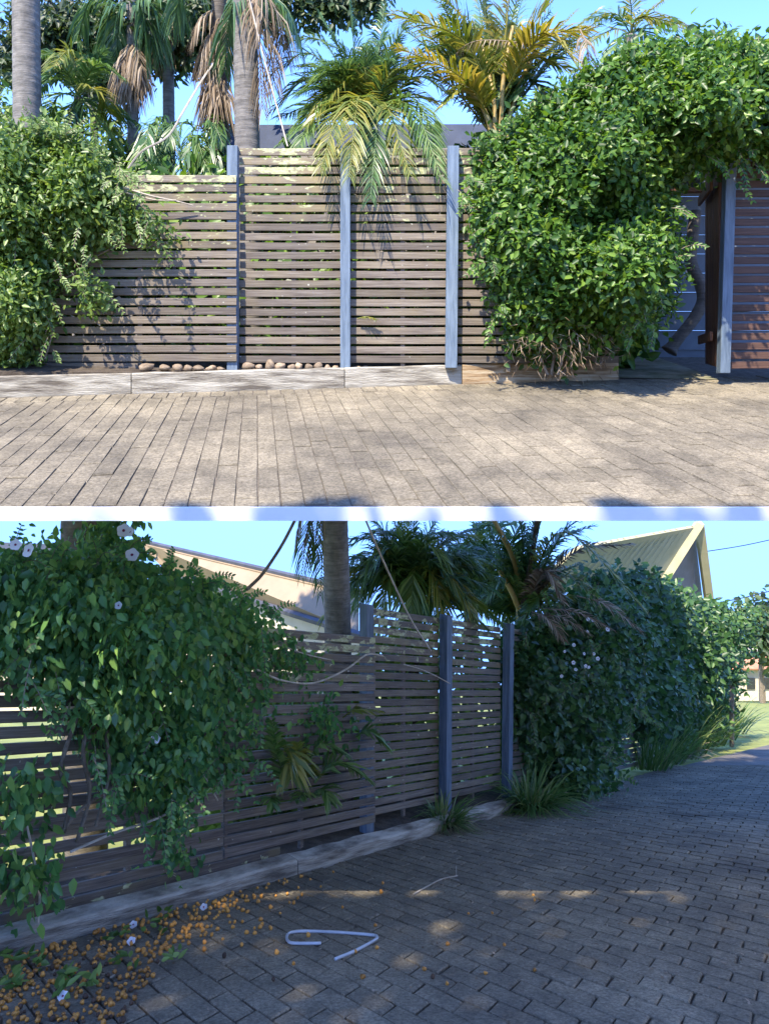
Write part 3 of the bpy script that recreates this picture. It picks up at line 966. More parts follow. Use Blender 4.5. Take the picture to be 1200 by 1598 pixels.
# river stones between sleeper and slats
def stone_mesh(seed):
    rs = np.random.default_rng(seed)
    V, F = [], []
    nu, nv = 9, 6
    k = rs.uniform(-1, 1, (3, 3))
    for j in range(nv + 1):
        th = math.pi * j / nv
        for i in range(nu):
            ph = 2 * math.pi * i / nu
            d = Vector((math.sin(th) * math.cos(ph), math.sin(th) * math.sin(ph), math.cos(th)))
            r = 1 + 0.17 * math.sin(3 * d.x * k[0][0] + 2 * d.y * k[0][1] + k[0][2] * 3) + 0.12 * math.sin(4 * d.z * k[1][0] + 5 * d.x * k[1][1] + k[2][0] * 4)
            V.append((d.x * r, d.y * r, d.z * r))
    for j in range(nv):
        for i in range(nu):
            F.append((j * nu + i, (j + 1) * nu + i, (j + 1) * nu + (i + 1) % nu, j * nu + (i + 1) % nu))
    return V, F
STN = [new_mesh('stone', *stone_mesh(s), STONE, True) for s in range(6)]
stones = [(230, 27, 13), (257, 20, 11), (277, 17, 10), (293, 16, 9), (311, 18, 9), (328, 17, 8), (345, 14, 7), (388, 24, 13), (404, 12, 8), (421, 17, 15), (438, 19, 12), (454, 13, 9), (467, 13, 12), (482, 15, 11), (497, 14, 11), (511, 12, 8), (524, 11, 8), (556, 14, 7), (572, 12, 8), (588, 14, 7)]
ordn = ['first', 'second', 'third', 'fourth', 'fifth', 'sixth', 'seventh', 'eighth', 'ninth', 'tenth']
for i, (px, w, h) in enumerate(stones):
    Ys = sl_y((px - 600) / FPX * 6.98) + 0.205
    py = 579 - (px - 230) * 0.012
    o = bpy.data.objects.new('river_stone', STN[i % 6])
    c = P(px, py - h * 0.5, Ys)
    rx = w / 2 / FPX * Ys; rz = h / 2 / FPX * Ys * 1.15
    o.scale = (rx, min(rx, .055) * .9, rz); c.z = BEDZ - .005 + rz * 0.8 + (.012 if px > 380 else 0)
    o.location = c; o.rotation_euler = (random.uniform(-.2, .2), random.uniform(-.25, .25), random.uniform(-.3, .3))
    link(o)
    if i < 7: lb = '%s tan river stone from the left, under the low slat panel' % ordn[i]
    elif i < 17: lb = '%s tan river stone right of the first blue post, on the sunlit bed' % ordn[i - 7]
    else: lb = '%s small river stone right of the middle blue post of the sunlit fence' % ordn[i - 17]
    tag(o, lb, 'stone', 'river stones behind the upper sleeper')

# ================================================================== UPPER PLANTS
def const(v): return lambda p: np.full(len(p), float(v))
vineA = thing('climbing_vine', 'bright green leafy vine hanging over the left end of the sunlit fence', 'vine', P(60, 590, 6.95))
polyVA = [(-60, 215), (20, 210), (60, 205), (105, 222), (145, 245), (172, 275), (188, 305), (212, 325), (232, 348), (205, 350), (175, 356), (150, 374), (122, 384), (100, 408), (78, 428), (70, 460), (72, 500), (56, 530), (42, 560), (22, 580), (-60, 590)]
vq = merge_np(bush_leaves(polyVA, const(7.16), const(0.46), 3300, 7, .064, .0155, R=60, lump=1.7, nl=80, droop=.35, updir=.55, inner=.35, lumpsize=22),
              bush_leaves([(122, 445), (150, 440), (162, 460), (140, 478), (124, 470)], const(7.12), const(.3), 40, 7, .06, .016, R=15, droop=.3),
              bush_leaves([(200, 335), (245, 345), (262, 372), (235, 368)], const(7.12), const(.2), 26, 7, .06, .014, R=15, droop=.5),
              bush_leaves([(-60, 220), (20, 212), (100, 222), (170, 268), (150, 300), (-60, 300)], const(7.7), const(0.7), 500, 7, .085, .023, R=40, lump=.6, nl=30, droop=.3, inner=.5, lumpsize=22))
part(vineA, 'foliage', *vq, LEAF_VINE, kind='stuff')
for pts in ([(20, 590), (50, 480), (90, 400), (110, 300)], [(60, 560), (80, 470), (60, 380), (90, 290)], [(70, 440), (110, 430), (150, 400), (190, 380)], [(120, 330), (180, 340), (230, 350), (262, 372)], [(85, 420), (72, 470), (80, 520), (70, 560)]):
    V, F = tube(catmull([P(x, y, 6.98 + random.uniform(-.05, .08)) for x, y in pts], 6), .007, 5)
    part(vineA, 'stem', V, F, STEM)

lv_, st_ = shoots_np([(195, 300), (225, 335), (150, 385), (110, 400), (75, 430), (70, 480), (60, 530), (170, 360), (140, 440), (60, 400), (180, 270)], lambda x: random.uniform(6.68, 6.85), 40, .24, .056, .0135, (.25, -.25, -.8), .6, .25, 6)
part(vineA, 'trailing_shoots', *lv_, LEAF_VINE, kind='stuff'); part(vineA, 'shoot_stems', *st_, STEM, kind='stuff')
lv_, st_ = shoots_np([(20, 208), (60, 203), (100, 215), (150, 242), (175, 270)], lambda x: 6.95, 34, .22, .055, .013, (0.1, -.1, 1.0), .45, .5)
part(vineA, 'upright_shoots', *lv_, LEAF_VINE, kind='stuff'); part(vineA, 'shoot_stems', *st_, STEM, kind='stuff')
bushA = thing('glossy_bush', 'large round glossy-leaved bush sprawling over the sunlit fence and the gateway', 'bush', P(860, 592, 7.0))
polyBA = [(768, 222), (800, 205), (845, 160), (890, 150), (930, 112), (985, 95), (1040, 84), (1100, 72), (1150, 82), (1260, 90), (1260, 245), (1190, 240), (1130, 242), (1080, 258), (1045, 272), (1036, 300), (1028, 330), (1052, 375), (1042, 430), (1030, 475), (995, 515), (955, 532), (900, 541), (850, 546), (808, 538), (792, 500), (786, 450), (764, 410), (748, 345), (752, 300), (758, 250)]
def thickBA(p): return 0.55 + 0.45 * np.clip((p[:, 1] - 120) / 250, 0, 1) + 0.5 * np.clip((p[:, 0] - 1040) / 60, 0, 1)
vq = merge_np(bush_leaves(polyBA, const(7.35), thickBA, 7000, 7, .068, .0185, R=85, lump=1.25, nl=130, droop=.12, updir=.6, inner=.32, lumpsize=24, spread=.85),
              bush_leaves([(800, 210), (890, 152), (985, 98), (1100, 74), (1260, 92), (1260, 200), (1000, 200)], const(8.3), const(0.9), 900, 7, .09, .026, R=40, lump=.6, nl=40, droop=.1, inner=.4, lumpsize=25))
part(bushA, 'foliage', *vq, LEAF_BUSH, kind='stuff')
lv_, st_ = shoots_np([(800, 205), (850, 158), (900, 140), (940, 110), (990, 94), (1040, 84), (1100, 73), (1150, 82), (760, 240), (1190, 88)], lambda x: 7.15, 60, .20, .066, .018, (0, -.2, 1.0), .6, .6, 6)
part(bushA, 'upright_shoots', *lv_, LEAF_BUSH, kind='stuff'); part(bushA, 'shoot_stems', *st_, STEM, kind='stuff')
lv_, st_ = shoots_np([(745, 300), (740, 345), (760, 410), (785, 480), (1045, 380), (1036, 430), (1026, 320), (995, 500), (900, 420), (960, 380), (850, 300), (980, 200), (1100, 240), (1160, 238)], lambda x: 6.75, 70, .22, .066, .018, (0, -.6, -.3), .7, .3, 6)
part(bushA, 'side_shoots', *lv_, LEAF_BUSH, kind='stuff'); part(bushA, 'shoot_stems', *st_, STEM, kind='stuff')
dead = bush_leaves([(800, 520), (850, 505), (930, 510), (960, 530), (930, 552), (860, 562), (810, 552)], const(7.2), const(.42), 80, 6, .09, .003, R=30, droop=.7, inner=.4)
part(bushA, 'dry_twigs', *dead, FROND_DEAD, kind='stuff')
for pts in ([(860, 585), (870, 500), (850, 420), (880, 300)], [(870, 585), (900, 480), (930, 380), (950, 250)], [(855, 585), (820, 500), (800, 400)], [(925, 280), (940, 230), (935, 190)]):
    V, F = tube(catmull([P(x, y, 7.08) for x, y in pts], 6), [.022] + [.012] * 40 if False else .014, 6)
    part(bushA, 'stem', V, F, STEM)
# crooked trunk in the gateway
t1 = thing('garden_tree', 'crooked bare grey tree trunk in the shade behind the gateway', 'tree', P(1046, 545, 8.7))
V, F = tube(catmull([P(1044, 548, 8.7), P(1058, 528, 8.7), P(1082, 498, 8.72), P(1097, 468, 8.75), P(1092, 440, 8.8), P(1078, 405, 8.9), P(1085, 330, 9.0)], 6), [.10, .085, .075, .072, .07, .07, .07] + [.068] * 30, 10)
part(t1, 'trunk', V, F, TRUNK_D, True)
vq = bush_leaves([(1000, 60), (1260, 60), (1260, 262), (1060, 270)], const(9.2), const(.7), 350, 6, .10, .03, R=40, inner=.6)
part(t1, 'crown', *vq, LEAF_BUSH, kind='stuff')

def palm(name, label, cat='palm tree', base=None, group=None):
    return thing(name, label, cat, base, group)

# tall grey trunks
p1 = palm('king_palm', 'thick grey ringed palm trunk at the far left behind the sunlit vine', base=P(44, 480, 8.0))
V, F = trunk_vf([P(43, 500, 8.0), P(43, 240, 8.0), P(40, -40, 8.0), P(38, -200, 8.0)], .145, .13)
part(p1, 'trunk', V, F, TRUNK, True)
p2 = palm('king_palm', 'thick grey ringed palm trunk behind the first blue post of the sunlit fence', base=P(386, 480, 8.2))
V, F = trunk_vf([P(390, 520, 8.2), P(386, 228, 8.2), P(383, 20, 8.2), P(381, -200, 8.2)], .14, .125)
part(p2, 'trunk', V, F, TRUNK, True)
def hang_frond(parent, base, tip, Y, lm=.45, mat=FROND_DEAD, pairs=30, width=.009, sag=20, droop=1.0):
    a, c = P(*base, Y), P(*tip, Y + random.uniform(-.2, .2))
    mid = P((base[0] * .45 + tip[0] * .55) + (tip[0] - base[0]) * .15, base[1] * .5 + tip[1] * .5 - sag, Y - .15)
    v, q = frond_np([a, mid, c], lm, pairs, width, droop, start=.1, vee=.1)
    part(parent, 'frond', v, q, mat)
for b_, t_ in (((384, -10), (410, 170)), ((384, -20), (430, 140)), ((390, -30), (445, 90))):
    hang_frond(p2, b_, t_, 8.1, .40)
for b_, t_ in (((384, -20), (470, 75)), ((384, -40), (350, 110))):
    hang_frond(p2, b_, t_, 8.3, .4, FROND_D, 34, .012)
# thin palms with brown skirts of dead fronds
def skirt_palm(label, x, ybase, ytop, Y, r, skirt, green, mat=TRUNK_D):
    t = palm('skirted_palm', label, base=P(x, 480, Y))
    V, F = trunk_vf([P(x + 4, 480, Y), P(x + 2, ybase, Y), P(x, ytop, Y), P(x - 2, -60, Y)], r, r * .8, 10, .07)
    part(t, 'trunk', V, F, mat, True)
    for b_, tp in skirt: hang_frond(t, b_, tp, Y, .30, FROND_DEAD, 26, .010, sag=8, droop=1.2)
    for b_, tp in green: hang_frond(t, b_, tp, Y, .42, FROND_D, 34, .012, sag=45, droop=.9)
    return t
skirt_palm('slim palm with brown dead fronds hanging round its trunk, second trunk from the left', 206, 240, 40, 9.4, .075,
           [((205, 80), (190, 150)), ((205, 75), (215, 155)), ((206, 85), (230, 140)), ((204, 70), (180, 140)), ((206, 95), (206, 165)), ((204, 60), (195, 130)), ((206, 60), (222, 130))],
           [((206, 20), (120, 60)), ((206, 20), (290, 50)), ((206, 20), (160, 95)), ((206, 10), (250, 90)), ((206, 5), (230, 110)), ((206, 5), (180, 110))], TRUNK)
skirt_palm('slim grey palm trunk with a few dead fronds, third trunk from the left', 262, 240, 40, 10.0, .085,
           [((262, 20), (245, 80)), ((262, 15), (275, 90)), ((262, 20), (255, 110)), ((262, 10), (285, 70)), ((262, 10), (232, 75))],
           [((262, -10), (330, 70)), ((262, -10), (215, 65)), ((262, -10), (300, 95)), ((262, -15), (240, 100))], TRUNK)
skirt_palm('dark palm with a thick shaggy skirt of dead fronds left of the tall grey trunk', 342, 250, 30, 9.0, .10,
           [((342, 30), (310, 120)), ((342, 20), (345, 140)), ((342, 110), (318, 170)), ((342, 110), (352, 185)), ((342, 120), (335, 190)), ((342, 120), (325, 190)), ((342, 40), (322, 150)), ((342, 10), (300, 60)), ((342, 15), (360, 110)), ((342, 125), (345, 195)), ((342, 25), (330, 130))],
           [((342, -10), (420, 50)), ((342, -10), (270, 40))])

def frond_px(parent, base, mid, tip, Y, dmid=-.2, dtip=-.3, lm=.35, mat=FROND, pairs=34, width=.012, droop=.5, vee=.3, ang=.75):
    v, q = frond_np([P(*base, Y), P(*mid, Y + dmid), P(*tip, Y + dtip)], lm, pairs, width, droop, vee=vee, ang=ang)
    return part(parent, 'frond', v, q, mat)

# feathery green palm, middle of the upper place
p3 = palm('feathery_palm', 'feathery green palm with arching fronds over the middle blue post of the sunlit fence', base=P(572, 470, 8.5))
V, F = trunk_vf([P(572, 480, 8.5), P(572, 300, 8.5), P(574, 205, 8.5)], .10, .13, 12, .05, .09)
part(p3, 'trunk', V, F, CANE, True)
for mid, tip, dm, dt, mt in [((520, 150), (438, 222), -.4, -.7, FROND), ((500, 165), (462, 240), -.6, -1.0, FROND), ((490, 120), (425, 170), -.1, -.1, FROND_D), ((490, 85), (428, 110), .1, .2, FROND_D), ((510, 70), (455, 62), .2, .3, FROND),
                         ((530, 80), (500, 22), .1, .2, FROND), ((555, 90), (545, 0), -.1, -.1, FROND_D), ((590, 90), (600, 5), 0, .1, FROND_D), ((610, 80), (648, 20), -.2, -.3, FROND), ((640, 95), (690, 70), -.1, -.2, FROND_D),
                         ((645, 120), (705, 150), -.3, -.6, FROND), ((640, 150), (690, 235), -.6, -.9, FROND), ((600, 160), (640, 272), -.9, -1.45, FROND_YG), ((560, 150), (545, 275), -.9, -1.5, FROND_YG), ((535, 160), (500, 268), -.9, -1.45, FROND_YG),
                         ((540, 130), (480, 195), -.5, -.9, FROND_YG), ((625, 160), (668, 255), -.4, -.7, FROND), ((600, 120), (625, 60), -.4, -.6, FROND_D), ((530, 110), (470, 140), -.5, -.7, FROND), ((565, 120), (520, 60), -.4, -.5, FROND_D), ((590, 165), (578, 310), -.9, -1.48, FROND_D), ((640, 165), (690, 280), -.9, -1.45, FROND)]:
    frond_px(p3, (574, 200), mid, tip, 8.5, dm, dt, .42, mt, 58, .0105, .42, .25)
for k in range(26):
    a = random.uniform(-.2, math.pi + .2); l = random.uniform(85, 165)
    tx, ty = 574 + l * 1.0 * math.cos(a), 185 - l * .95 * math.sin(a)
    frond_px(p3, (574, 200), (574 + .5 * (tx - 574), 190 + .6 * (ty - 190) - 16), (tx, ty + 14), 8.5, random.uniform(-.6, .5), random.uniform(-.9, .8), .42, random.choice([FROND, FROND_D, FROND_D, FROND_YG]), 52, .0105, .45, .25)
for k in range(14):
    a = k / 14 * 6.28
    frond_px(p3, (574, 205), (574 + 18 * math.cos(a), 212), (574 + 34 * math.cos(a), 240 + 6 * math.sin(a)), 8.5, .1 * math.sin(a) - .1, .2 * math.sin(a) - .2, .1, FROND_Y, 14, .008, .9)

# golden cane palm
p4 = palm('golden_cane_palm', 'golden cane palm with yellow stems and fronds left of the glossy bush', base=P(775, 470, 8.2))
for pts in ([(772, 480), (772, 300), (772, 215), (770, 150), (750, 60)], [(778, 480), (780, 300), (782, 190), (786, 120), (800, 40)], [(770, 480), (768, 250), (755, 170), (700, 110)], [(782, 480), (786, 260), (800, 160), (830, 90)]):
    V, F = tube(catmull([P(x, y, 8.2 + random.uniform(-.1, .15)) for x, y in pts], 5), [.035 - .0009 * i for i in range(5 * (len(pts) - 1) + 1)], 8)
    part(p4, 'cane', V, F, CANE, True)
for base, mid, tip, dm, dt, mt, lm in [((768, 190), (720, 120), (618, 72), -.3, -.6, FROND_Y, .36), ((770, 150), (720, 60), (612, 20), -.2, -.5, FROND_YG, .42), ((770, 150), (730, 40), (668, -30), .1, .1, FROND_YG, .42), ((772, 140), (760, 40), (735, -40), 0, .1, FROND_YG, .4),
                          ((782, 140), (790, 40), (800, -40), -.1, -.1, FROND_Y, .4), ((784, 130), (830, 40), (880, -20), 0, 0, FROND_YG, .42), ((784, 130), (850, 50), (935, 150), -.4, -.8, FROND_Y, .40), ((784, 150), (840, 60), (925, 45), -.3, -.5, FROND_Y, .42),
                          ((784, 160), (830, 90), (895, 110), .1, .2, FROND_YG, .36), ((770, 180), (735, 130), (690, 165), -.2, -.4, FROND_YG, .3), ((772, 170), (700, 90), (640, 105), .1, .1, FROND_D, .36), ((782, 180), (820, 120), (870, 165), .2, .3, FROND_D, .34), ((775, 170), (770, 80), (690, 60), .3, .4, FROND_D, .36), ((775, 170), (800, 70), (850, 70), .3, .4, FROND_D, .36)]:
    frond_px(p4, base, mid, tip, 8.2, dm, dt, lm * 1.15, mt, 44, .016, .35, .3, .85)
for k in range(34):
    tx = random.uniform(615, 965); ty = random.uniform(-30, 60) + .0016 * (tx - 780) ** 2
    frond_px(p4, (772, 215), (.5 * (772 + tx), .45 * 215 + .55 * ty - 18), (tx, ty), 8.5, random.uniform(-.1, .3), random.uniform(-.5, .7), .44, random.choice([FROND_D, FROND, FROND_YG, FROND_YG]), 40, .015, .5, .3, .8)
hang_frond(p4, (905, 45), (922, 150), 7.5, .22, FROND_DEAD, 24, .007)
hang_frond(p4, (850, 70), (700, 95), 8.0, .15, FROND_DEAD, 24, .006)
p5 = palm('coconut_like_palm', 'grey-green palm crown against the sky above the glossy bush', base=P(985, 480, 9.8))
V, F = trunk_vf([P(985, 480, 9.8), P(984, 200, 9.8), P(984, 55, 9.8)], .10, .08); part(p5, 'trunk', V, F, TRUNK, True)
for mid, tip in (((1030, 35), (1105, 56)), ((1010, 20), (1048, -10)), ((960, 20), (915, 30)), ((955, 45), (900, 80)), ((985, 10), (975, -30)), ((1000, 45), (1025, 85)), ((970, 55), (950, 100)), ((1000, 25), (1075, 40))):
    frond_px(p5, (984, 52), mid, tip, 9.8, random.uniform(-.3, .3), random.uniform(-.5, .5), .34, random.choice([FROND_YG, FROND, FROND_D]), 36, .012, .5)
# green palm at left, and dark fan plants
p6 = palm('young_king_palm', 'fresh green palm crown above the sunlit vine at upper left', base=P(125, 480, 8.9))
V, F = trunk_vf([P(125, 480, 8.9), P(124, 250, 8.9), P(122, 150, 8.9)], .06, .05); part(p6, 'trunk', V, F, TRUNK_D, True)
for mid, tip, mt in (((95, 90), (55, 85), FROND), ((110, 80), (75, 110), FROND_YG), ((80, 120), (40, 160), FROND), ((90, 150), (65, 215), FROND), ((150, 100), (190, 120), FROND), ((150, 140), (185, 205), FROND_YG), ((140, 170), (190, 235), FROND), ((110, 170), (95, 235), FROND_YG), ((130, 100), (120, 60), FROND), ((100, 110), (60, 130), FROND_D), ((160, 160), (215, 195), FROND_D), ((140, 110), (165, 75), FROND_D), ((105, 190), (80, 240), FROND_D)):
    frond_px(p6, (122, 150), mid, tip, 8.9, random.uniform(-.5, .2), random.uniform(-.7, .3), .36, mt, 36, .013, .5)
p7 = thing('lady_palm_clump', 'dark clump of fan-leaved palms behind the low slat panel', 'palm clump', P(300, 430, 9.2))
for i in range(46):
    bx_, by_ = random.uniform(225, 355), random.uniform(195, 275)
    a = random.uniform(0, 6.28); l = random.uniform(25, 50)
    frond_px(p7, (bx_, by_), (bx_ + l * .5 * math.cos(a), by_ - 14), (bx_ + l * math.cos(a), by_ + 22 + 12 * random.random()), 9.2 + random.uniform(-.5, .5), -.15, -.3, .26, random.choice([FROND_D, FROND_D, FROND]), 12, .014, .8)
p8 = thing('palm_undergrowth', 'mixed green undergrowth behind the vine, left of the fan palms', 'shrub', P(180, 430, 9.6))
vq = bush_leaves([(-60, 150), (60, 175), (140, 190), (200, 215), (230, 205), (250, 262), (180, 290), (-60, 290)], const(9.9), const(.7), 620, 7, .12, .022, R=30, lump=.9, nl=40, droop=.4, inner=.5, lumpsize=20)
part(p8, 'foliage', *vq, LEAF_VINE, kind='stuff')
# gum tree canopy, upper left, airy
p9 = thing('gum_tree', 'airy dark tree canopy against the blue sky at upper left', 'tree', P(150, 470, 10.1))
for pts in ([(150, 480), (148, 250), (140, 130), (105, 60), (70, -20)], [(140, 130), (160, 60), (210, 0)], [(148, 200), (185, 110), (280, 40), (330, -20)], [(105, 60), (60, 50), (20, 40)]):
    V, F = tube(catmull([P(x, y, 10.1) for x, y in pts], 6), [.07 * (1 - .7 * i / (6 * (len(pts) - 1))) for i in range(6 * (len(pts) - 1) + 1)], 8)
    part(p9, 'limb', V, F, TRUNK_D, True)
clv = []
for cx, cy, rr in [(60, 40, 45), (120, 20, 50), (95, 85, 30), (30, 90, 40), (170, 50, 40), (220, 25, 45), (280, 25, 45), (300, 65, 28), (150, 100, 25), (330, 20, 40), (170, 120, 22), (190, 90, 22), (420, 15, 35), (250, 75, 22), (560, -10, 40), (500, 0, 40)]:
    pg = [(cx + rr * random.uniform(.6, 1.15) * math.cos(a), cy + rr * .75 * random.uniform(.6, 1.15) * math.sin(a)) for a in np.linspace(0, 6.28, 9)[:-1]]
    clv.append(bush_leaves(pg, const(10.3), const(.7), 120, 8, .12, .024, R=30, inner=.6, droop=.5, jit=.08))
part(p9, 'crown', *merge_np(*clv), LEAF_TREE, kind='stuff')
# yard shrubs seen through the gaps of the slats
p10 = thing('yard_shrub', 'leafy shrub glimpsed through the gaps of the sunlit slats', 'shrub', P(560, 560, 9.0))
vq = bush_leaves([(-60, 285), (372, 285), (375, 245), (1000, 240), (1000, 575), (-60, 575)], const(8.6), const(.5), 1700, 7, .15, .045, R=30, inner=.6)
part(p10, 'foliage', *vq, LEAF_BUSH, kind='stuff')

# hanging dry stems, rope
V, F = tube(catmull([P(385, -20, 7.9), P(412, 90, 7.75), P(449, 228, 7.5)], 8), .009, 5)
solo('dangling_rope', V, F, STEM_PALE, 'pale rope hanging diagonally beside the tall grey trunk, down to the sunlit fence', 'rope', origin=V[-1])
V, F = tube(catmull([P(200, 262, 7.6), P(222, 235, 7.6), P(262, 212, 7.7), P(288, 170, 7.8), P(318, 120, 8.2), P(340, 90, 8.6)], 6), .011, 5)
solo('dry_branch', V, F, STEM_PALE, 'long pale dry stem curving up from the low slat panel to the shaggy palm', 'stem', origin=V[0])
V, F = join(tube(catmull([P(192, 292, 7.0), P(235, 305, 7.02), P(270, 312, 7.06), P(302, 320, 7.1)], 5), [.012 - .0005 * i for i in range(16)], 5), tube(catmull([P(196, 300, 7.0), P(240, 311, 7.03), P(275, 312, 7.06)], 5), .007, 5))
solo('dry_branch', V, F, STEM_PALE, 'dry brown branch lying against the top slats of the low panel', 'branch', origin=V[0])
lf = frond_np([P(558, 497, 7.22), P(572, 494, 7.2), P(590, 498, 7.2)], .07, 12, .007, .9)
o = part(None, 'fallen_frond', *lf, FROND_YG); tag(o, 'small green frond tip poking through the sunlit slats', 'frond')

# ================================================================== LOWER FENCE
def FP(t, v, off=0.0):
    """point on the lower fence line: t metres of depth along it, v above the lane, off towards the lane"""
    x, y = fence_xy(t)
    return Vector((x + FNRM.x * off, y + FNRM.y * off, zB(y) + v))
def fenceB_depth(px): return OF.y + t_of_px(px)
fenceB = thing('slat_fence', 'dark horizontal timber slat fence in the shade beside the sloping lane', 'fence', FP(0, 0))
def rowsB(t0, t1, vtop, n, off, lich=3, pitch=.0885):
    ax = FP(t1, 0) - FP(t0, 0)
    cache = {}
    for i in range(n):
        m = SLAT2_L if i < lich else (SLAT2_L2 if i < lich + 3 else SLAT2)
        if m.name not in cache:
            V, F = bevel_box((0, 0, 0), ax, -FNRM * .02, (0, 0, .0665), .003)
            cache[m.name] = new_mesh('slat', V, F, m)
        o = bpy.data.objects.new('slat', cache[m.name])
        o.location = FP(t0, vtop - i * pitch - .0665 + random.uniform(-.002, .002), off + random.uniform(-.003, 0)) - wpos(fenceB)
        o.rotation_euler = (random.uniform(-.006, .006), 0, random.uniform(-.001, .001))
        link(o, fenceB)
rowsB(-4.5, -1.52, 1.985, 20, .115, 1)
rowsB(-1.51, .05, 1.985, 20, .115, 2)
rowsB(.07, 1.14, 2.26, 23, 0)
rowsB(1.22, 2.36, 2.26, 23, 0)
rowsB(2.46, 5.0, 2.26, 23, 0, 1)
rowsB(5.01, 7.4, 2.0, 22, 0, 0)
rowsB(-4.5, -1.02, .21, 1, .115, 0)
def postB(t, v0, v1, off, w=.12, d=.094, mat=POST, lean=0):
    V, F = bevel_box(FP(t, v0, off), FDIR * w + Vector((0, 0, -DB * FDIR.y * w)), -FNRM * d, (FDIR.x * lean, FDIR.y * lean, v1 - v0), .004)
    part(fenceB, 'post', V, F, mat)
postB(-.04, .08, 2.29, .093, .115, .09)
postB(1.13, .08, 2.30, .105, .115, .1, lean=.02)
postB(2.36, .08, 2.30, .105, .115, .1, lean=.06)
postB(7.4, .0, 1.35, .09, .15, .1, WHITE)
for t in (-3.0, -2.2, -1.5, -.8, .6, 1.8, 3.4, 5.0):
    V, F = frame_box(FP(t, .15, (.115 if t < 0 else 0) - .024), FDIR * .04, -FNRM * .03, (0, 0, 1.8))
    part(fenceB, 'batten', V, F, SLAT)

def sleeperB(t0, t1, label):
    n = 10; V, F = [], []
    for i in range(n + 1):
        t = t0 + (t1 - t0) * i / n; w = random.uniform(-.006, .006); h = .165 + random.uniform(-.008, .008)
        for (o, z) in [(.275 + w, -.03), (.28 + w, .02), (.28 + w, h - .015), (.265 + w, h), (.15, h + .005), (.14, h - .01), (.14, -.03)]:
            V.append(FP(t, z, o))
    for i in range(n):
        for k in range(7):
            k2 = (k + 1) % 7
            F.append((i * 7 + k, (i + 1) * 7 + k, (i + 1) * 7 + k2, i * 7 + k2))
    F.append(tuple(range(6, -1, -1))); F.append(tuple(range(n * 7, n * 7 + 7)))
    solo('timber_sleeper', V, F, SLEEPER_B, label, 'sleeper', 'sleepers edging the lower lane', origin=V[0])
sleeperB(-4.6, -1.0, 'grey-white weathered sleeper beside the fallen fruit on the shaded lane')
sleeperB(-.99, .85, 'grey-white weathered sleeper below the tall shaded slat panel')
sleeperB(.86, 2.5, 'short stained sleeper by the two blue posts of the shaded fence')
V = [FP(-4.7, .10, .15), FP(2.6, .10, .15), FP(2.6, .10, -.5), FP(-4.7, .10, -.5)]
V += [v + Vector((0, 0, .03)) for v in V]
bedB = structure('bed_strip', V, [(0, 3, 2, 1), (4, 5, 6, 7), (0, 1, 5, 4), (1, 2, 6, 5), (2, 3, 7, 6), (3, 0, 4, 7)], SOIL)

# ================================================================== HOUSES BEYOND THE LOWER FENCE
def slab(pts, th):
    pts = [Vector(p) for p in pts]; n = len(pts)
    nn = (pts[1] - pts[0]).cross(pts[-1] - pts[0]).normalized()
    V = pts + [p - nn * th for p in pts]
    F = [tuple(range(n)), tuple(range(2 * n - 1, n - 1, -1))] + [(i, n + i, n + (i + 1) % n, (i + 1) % n) for i in range(n)]
    return V, F
def ribs(parent, a, b, c, d, n, mat, r=.03):
    """standing ribs on a roof face a-b (ridge) / d-c (eave)"""
    nn = (b - a).cross(d - a).normalized()
    if nn.dot(-a) < 0: nn = -nn
    for i in range(n + 1):
        t = i / n
        p, q = a.lerp(b, t), d.lerp(c, t)
        s = (b - a).normalized() * r
        V, F = frame_box(p - s * .5 + nn * .002, s, q - p, nn * r * .9)
        part(parent, 'roof_rib', V, F, mat)
hB1 = thing('long_roof_house', 'house with a long plain beige roof behind the leafy vine of the shaded fence', 'house', P(400, 1080, 17.5))
r0, r1 = P(226, 847, 20.0), P(560, 925, 15.6)
e0, e1 = P(282, 900, 19.5), P(560, 988, 14.8)
V, F = slab([r0, r1, e1, e0], .08); part(hB1, 'roof', V, F, ROOF_C)
V, F = tube([r0 + Vector((0, 0, .03)), r1 + Vector((0, 0, .03))], .06, 6); part(hB1, 'ridge_cap', V, F, DARKM)
V, F = tube([r0 + Vector((-.05, -.05, 0)), e0 + Vector((-.05, -.05, 0))], .09, 4); part(hB1, 'barge_board', V, F, ROOF_C)
V, F = tube([P(282, 903, 19.4), P(570, 994, 14.6)], .08, 6); part(hB1, 'gutter', V, F, DARKM)
V, F = slab([P(282, 906, 19.7), P(570, 994, 15.0), P(570, 1190, 15.0), P(282, 1110, 19.7)], .1); part(hB1, 'wall', V, F, WALL_C)
hB2 = thing('gabled_house', 'house with a steep cream ribbed roof and taupe gable above the dark hedge', 'house', P(1050, 1080, 24.0))
ap, rb = P(1086, 819, 24.0), P(900, 852, 20.6)
fl, bl = P(1026, 912, 23.6), P(820, 925, 20.3)
V, F = slab([rb, ap, fl, bl], .1); part(hB2, 'roof', V, F, ROOF_Y)
ribs(hB2, rb, ap, fl, bl, 20, ROOF_Y, .09)
fr = P(1103, 945, 25.2)
for q in (fl, fr):
    V, F = tube([ap + Vector((.06, -.08, .04)), q + Vector((.06, -.08, 0))], .17, 4); part(hB2, 'barge_board', V, F, ROOF_Y)
gw = [ap + Vector((.0, .35, -.25)), fl + Vector((0.25, .35, -.1)), fl + Vector((.25, .35, -3)), fr + Vector((-.1, .35, -3)), fr + Vector((-.1, .3, 0))]
V, F = slab(gw[::-1], .1); part(hB2, 'gable_wall', V, F, WALL_G)
hB3 = thing('cottage', 'distant cream cottage with terracotta roof at the end of the lane', 'house', P(1165, 1094, 105))
Yc = 105.
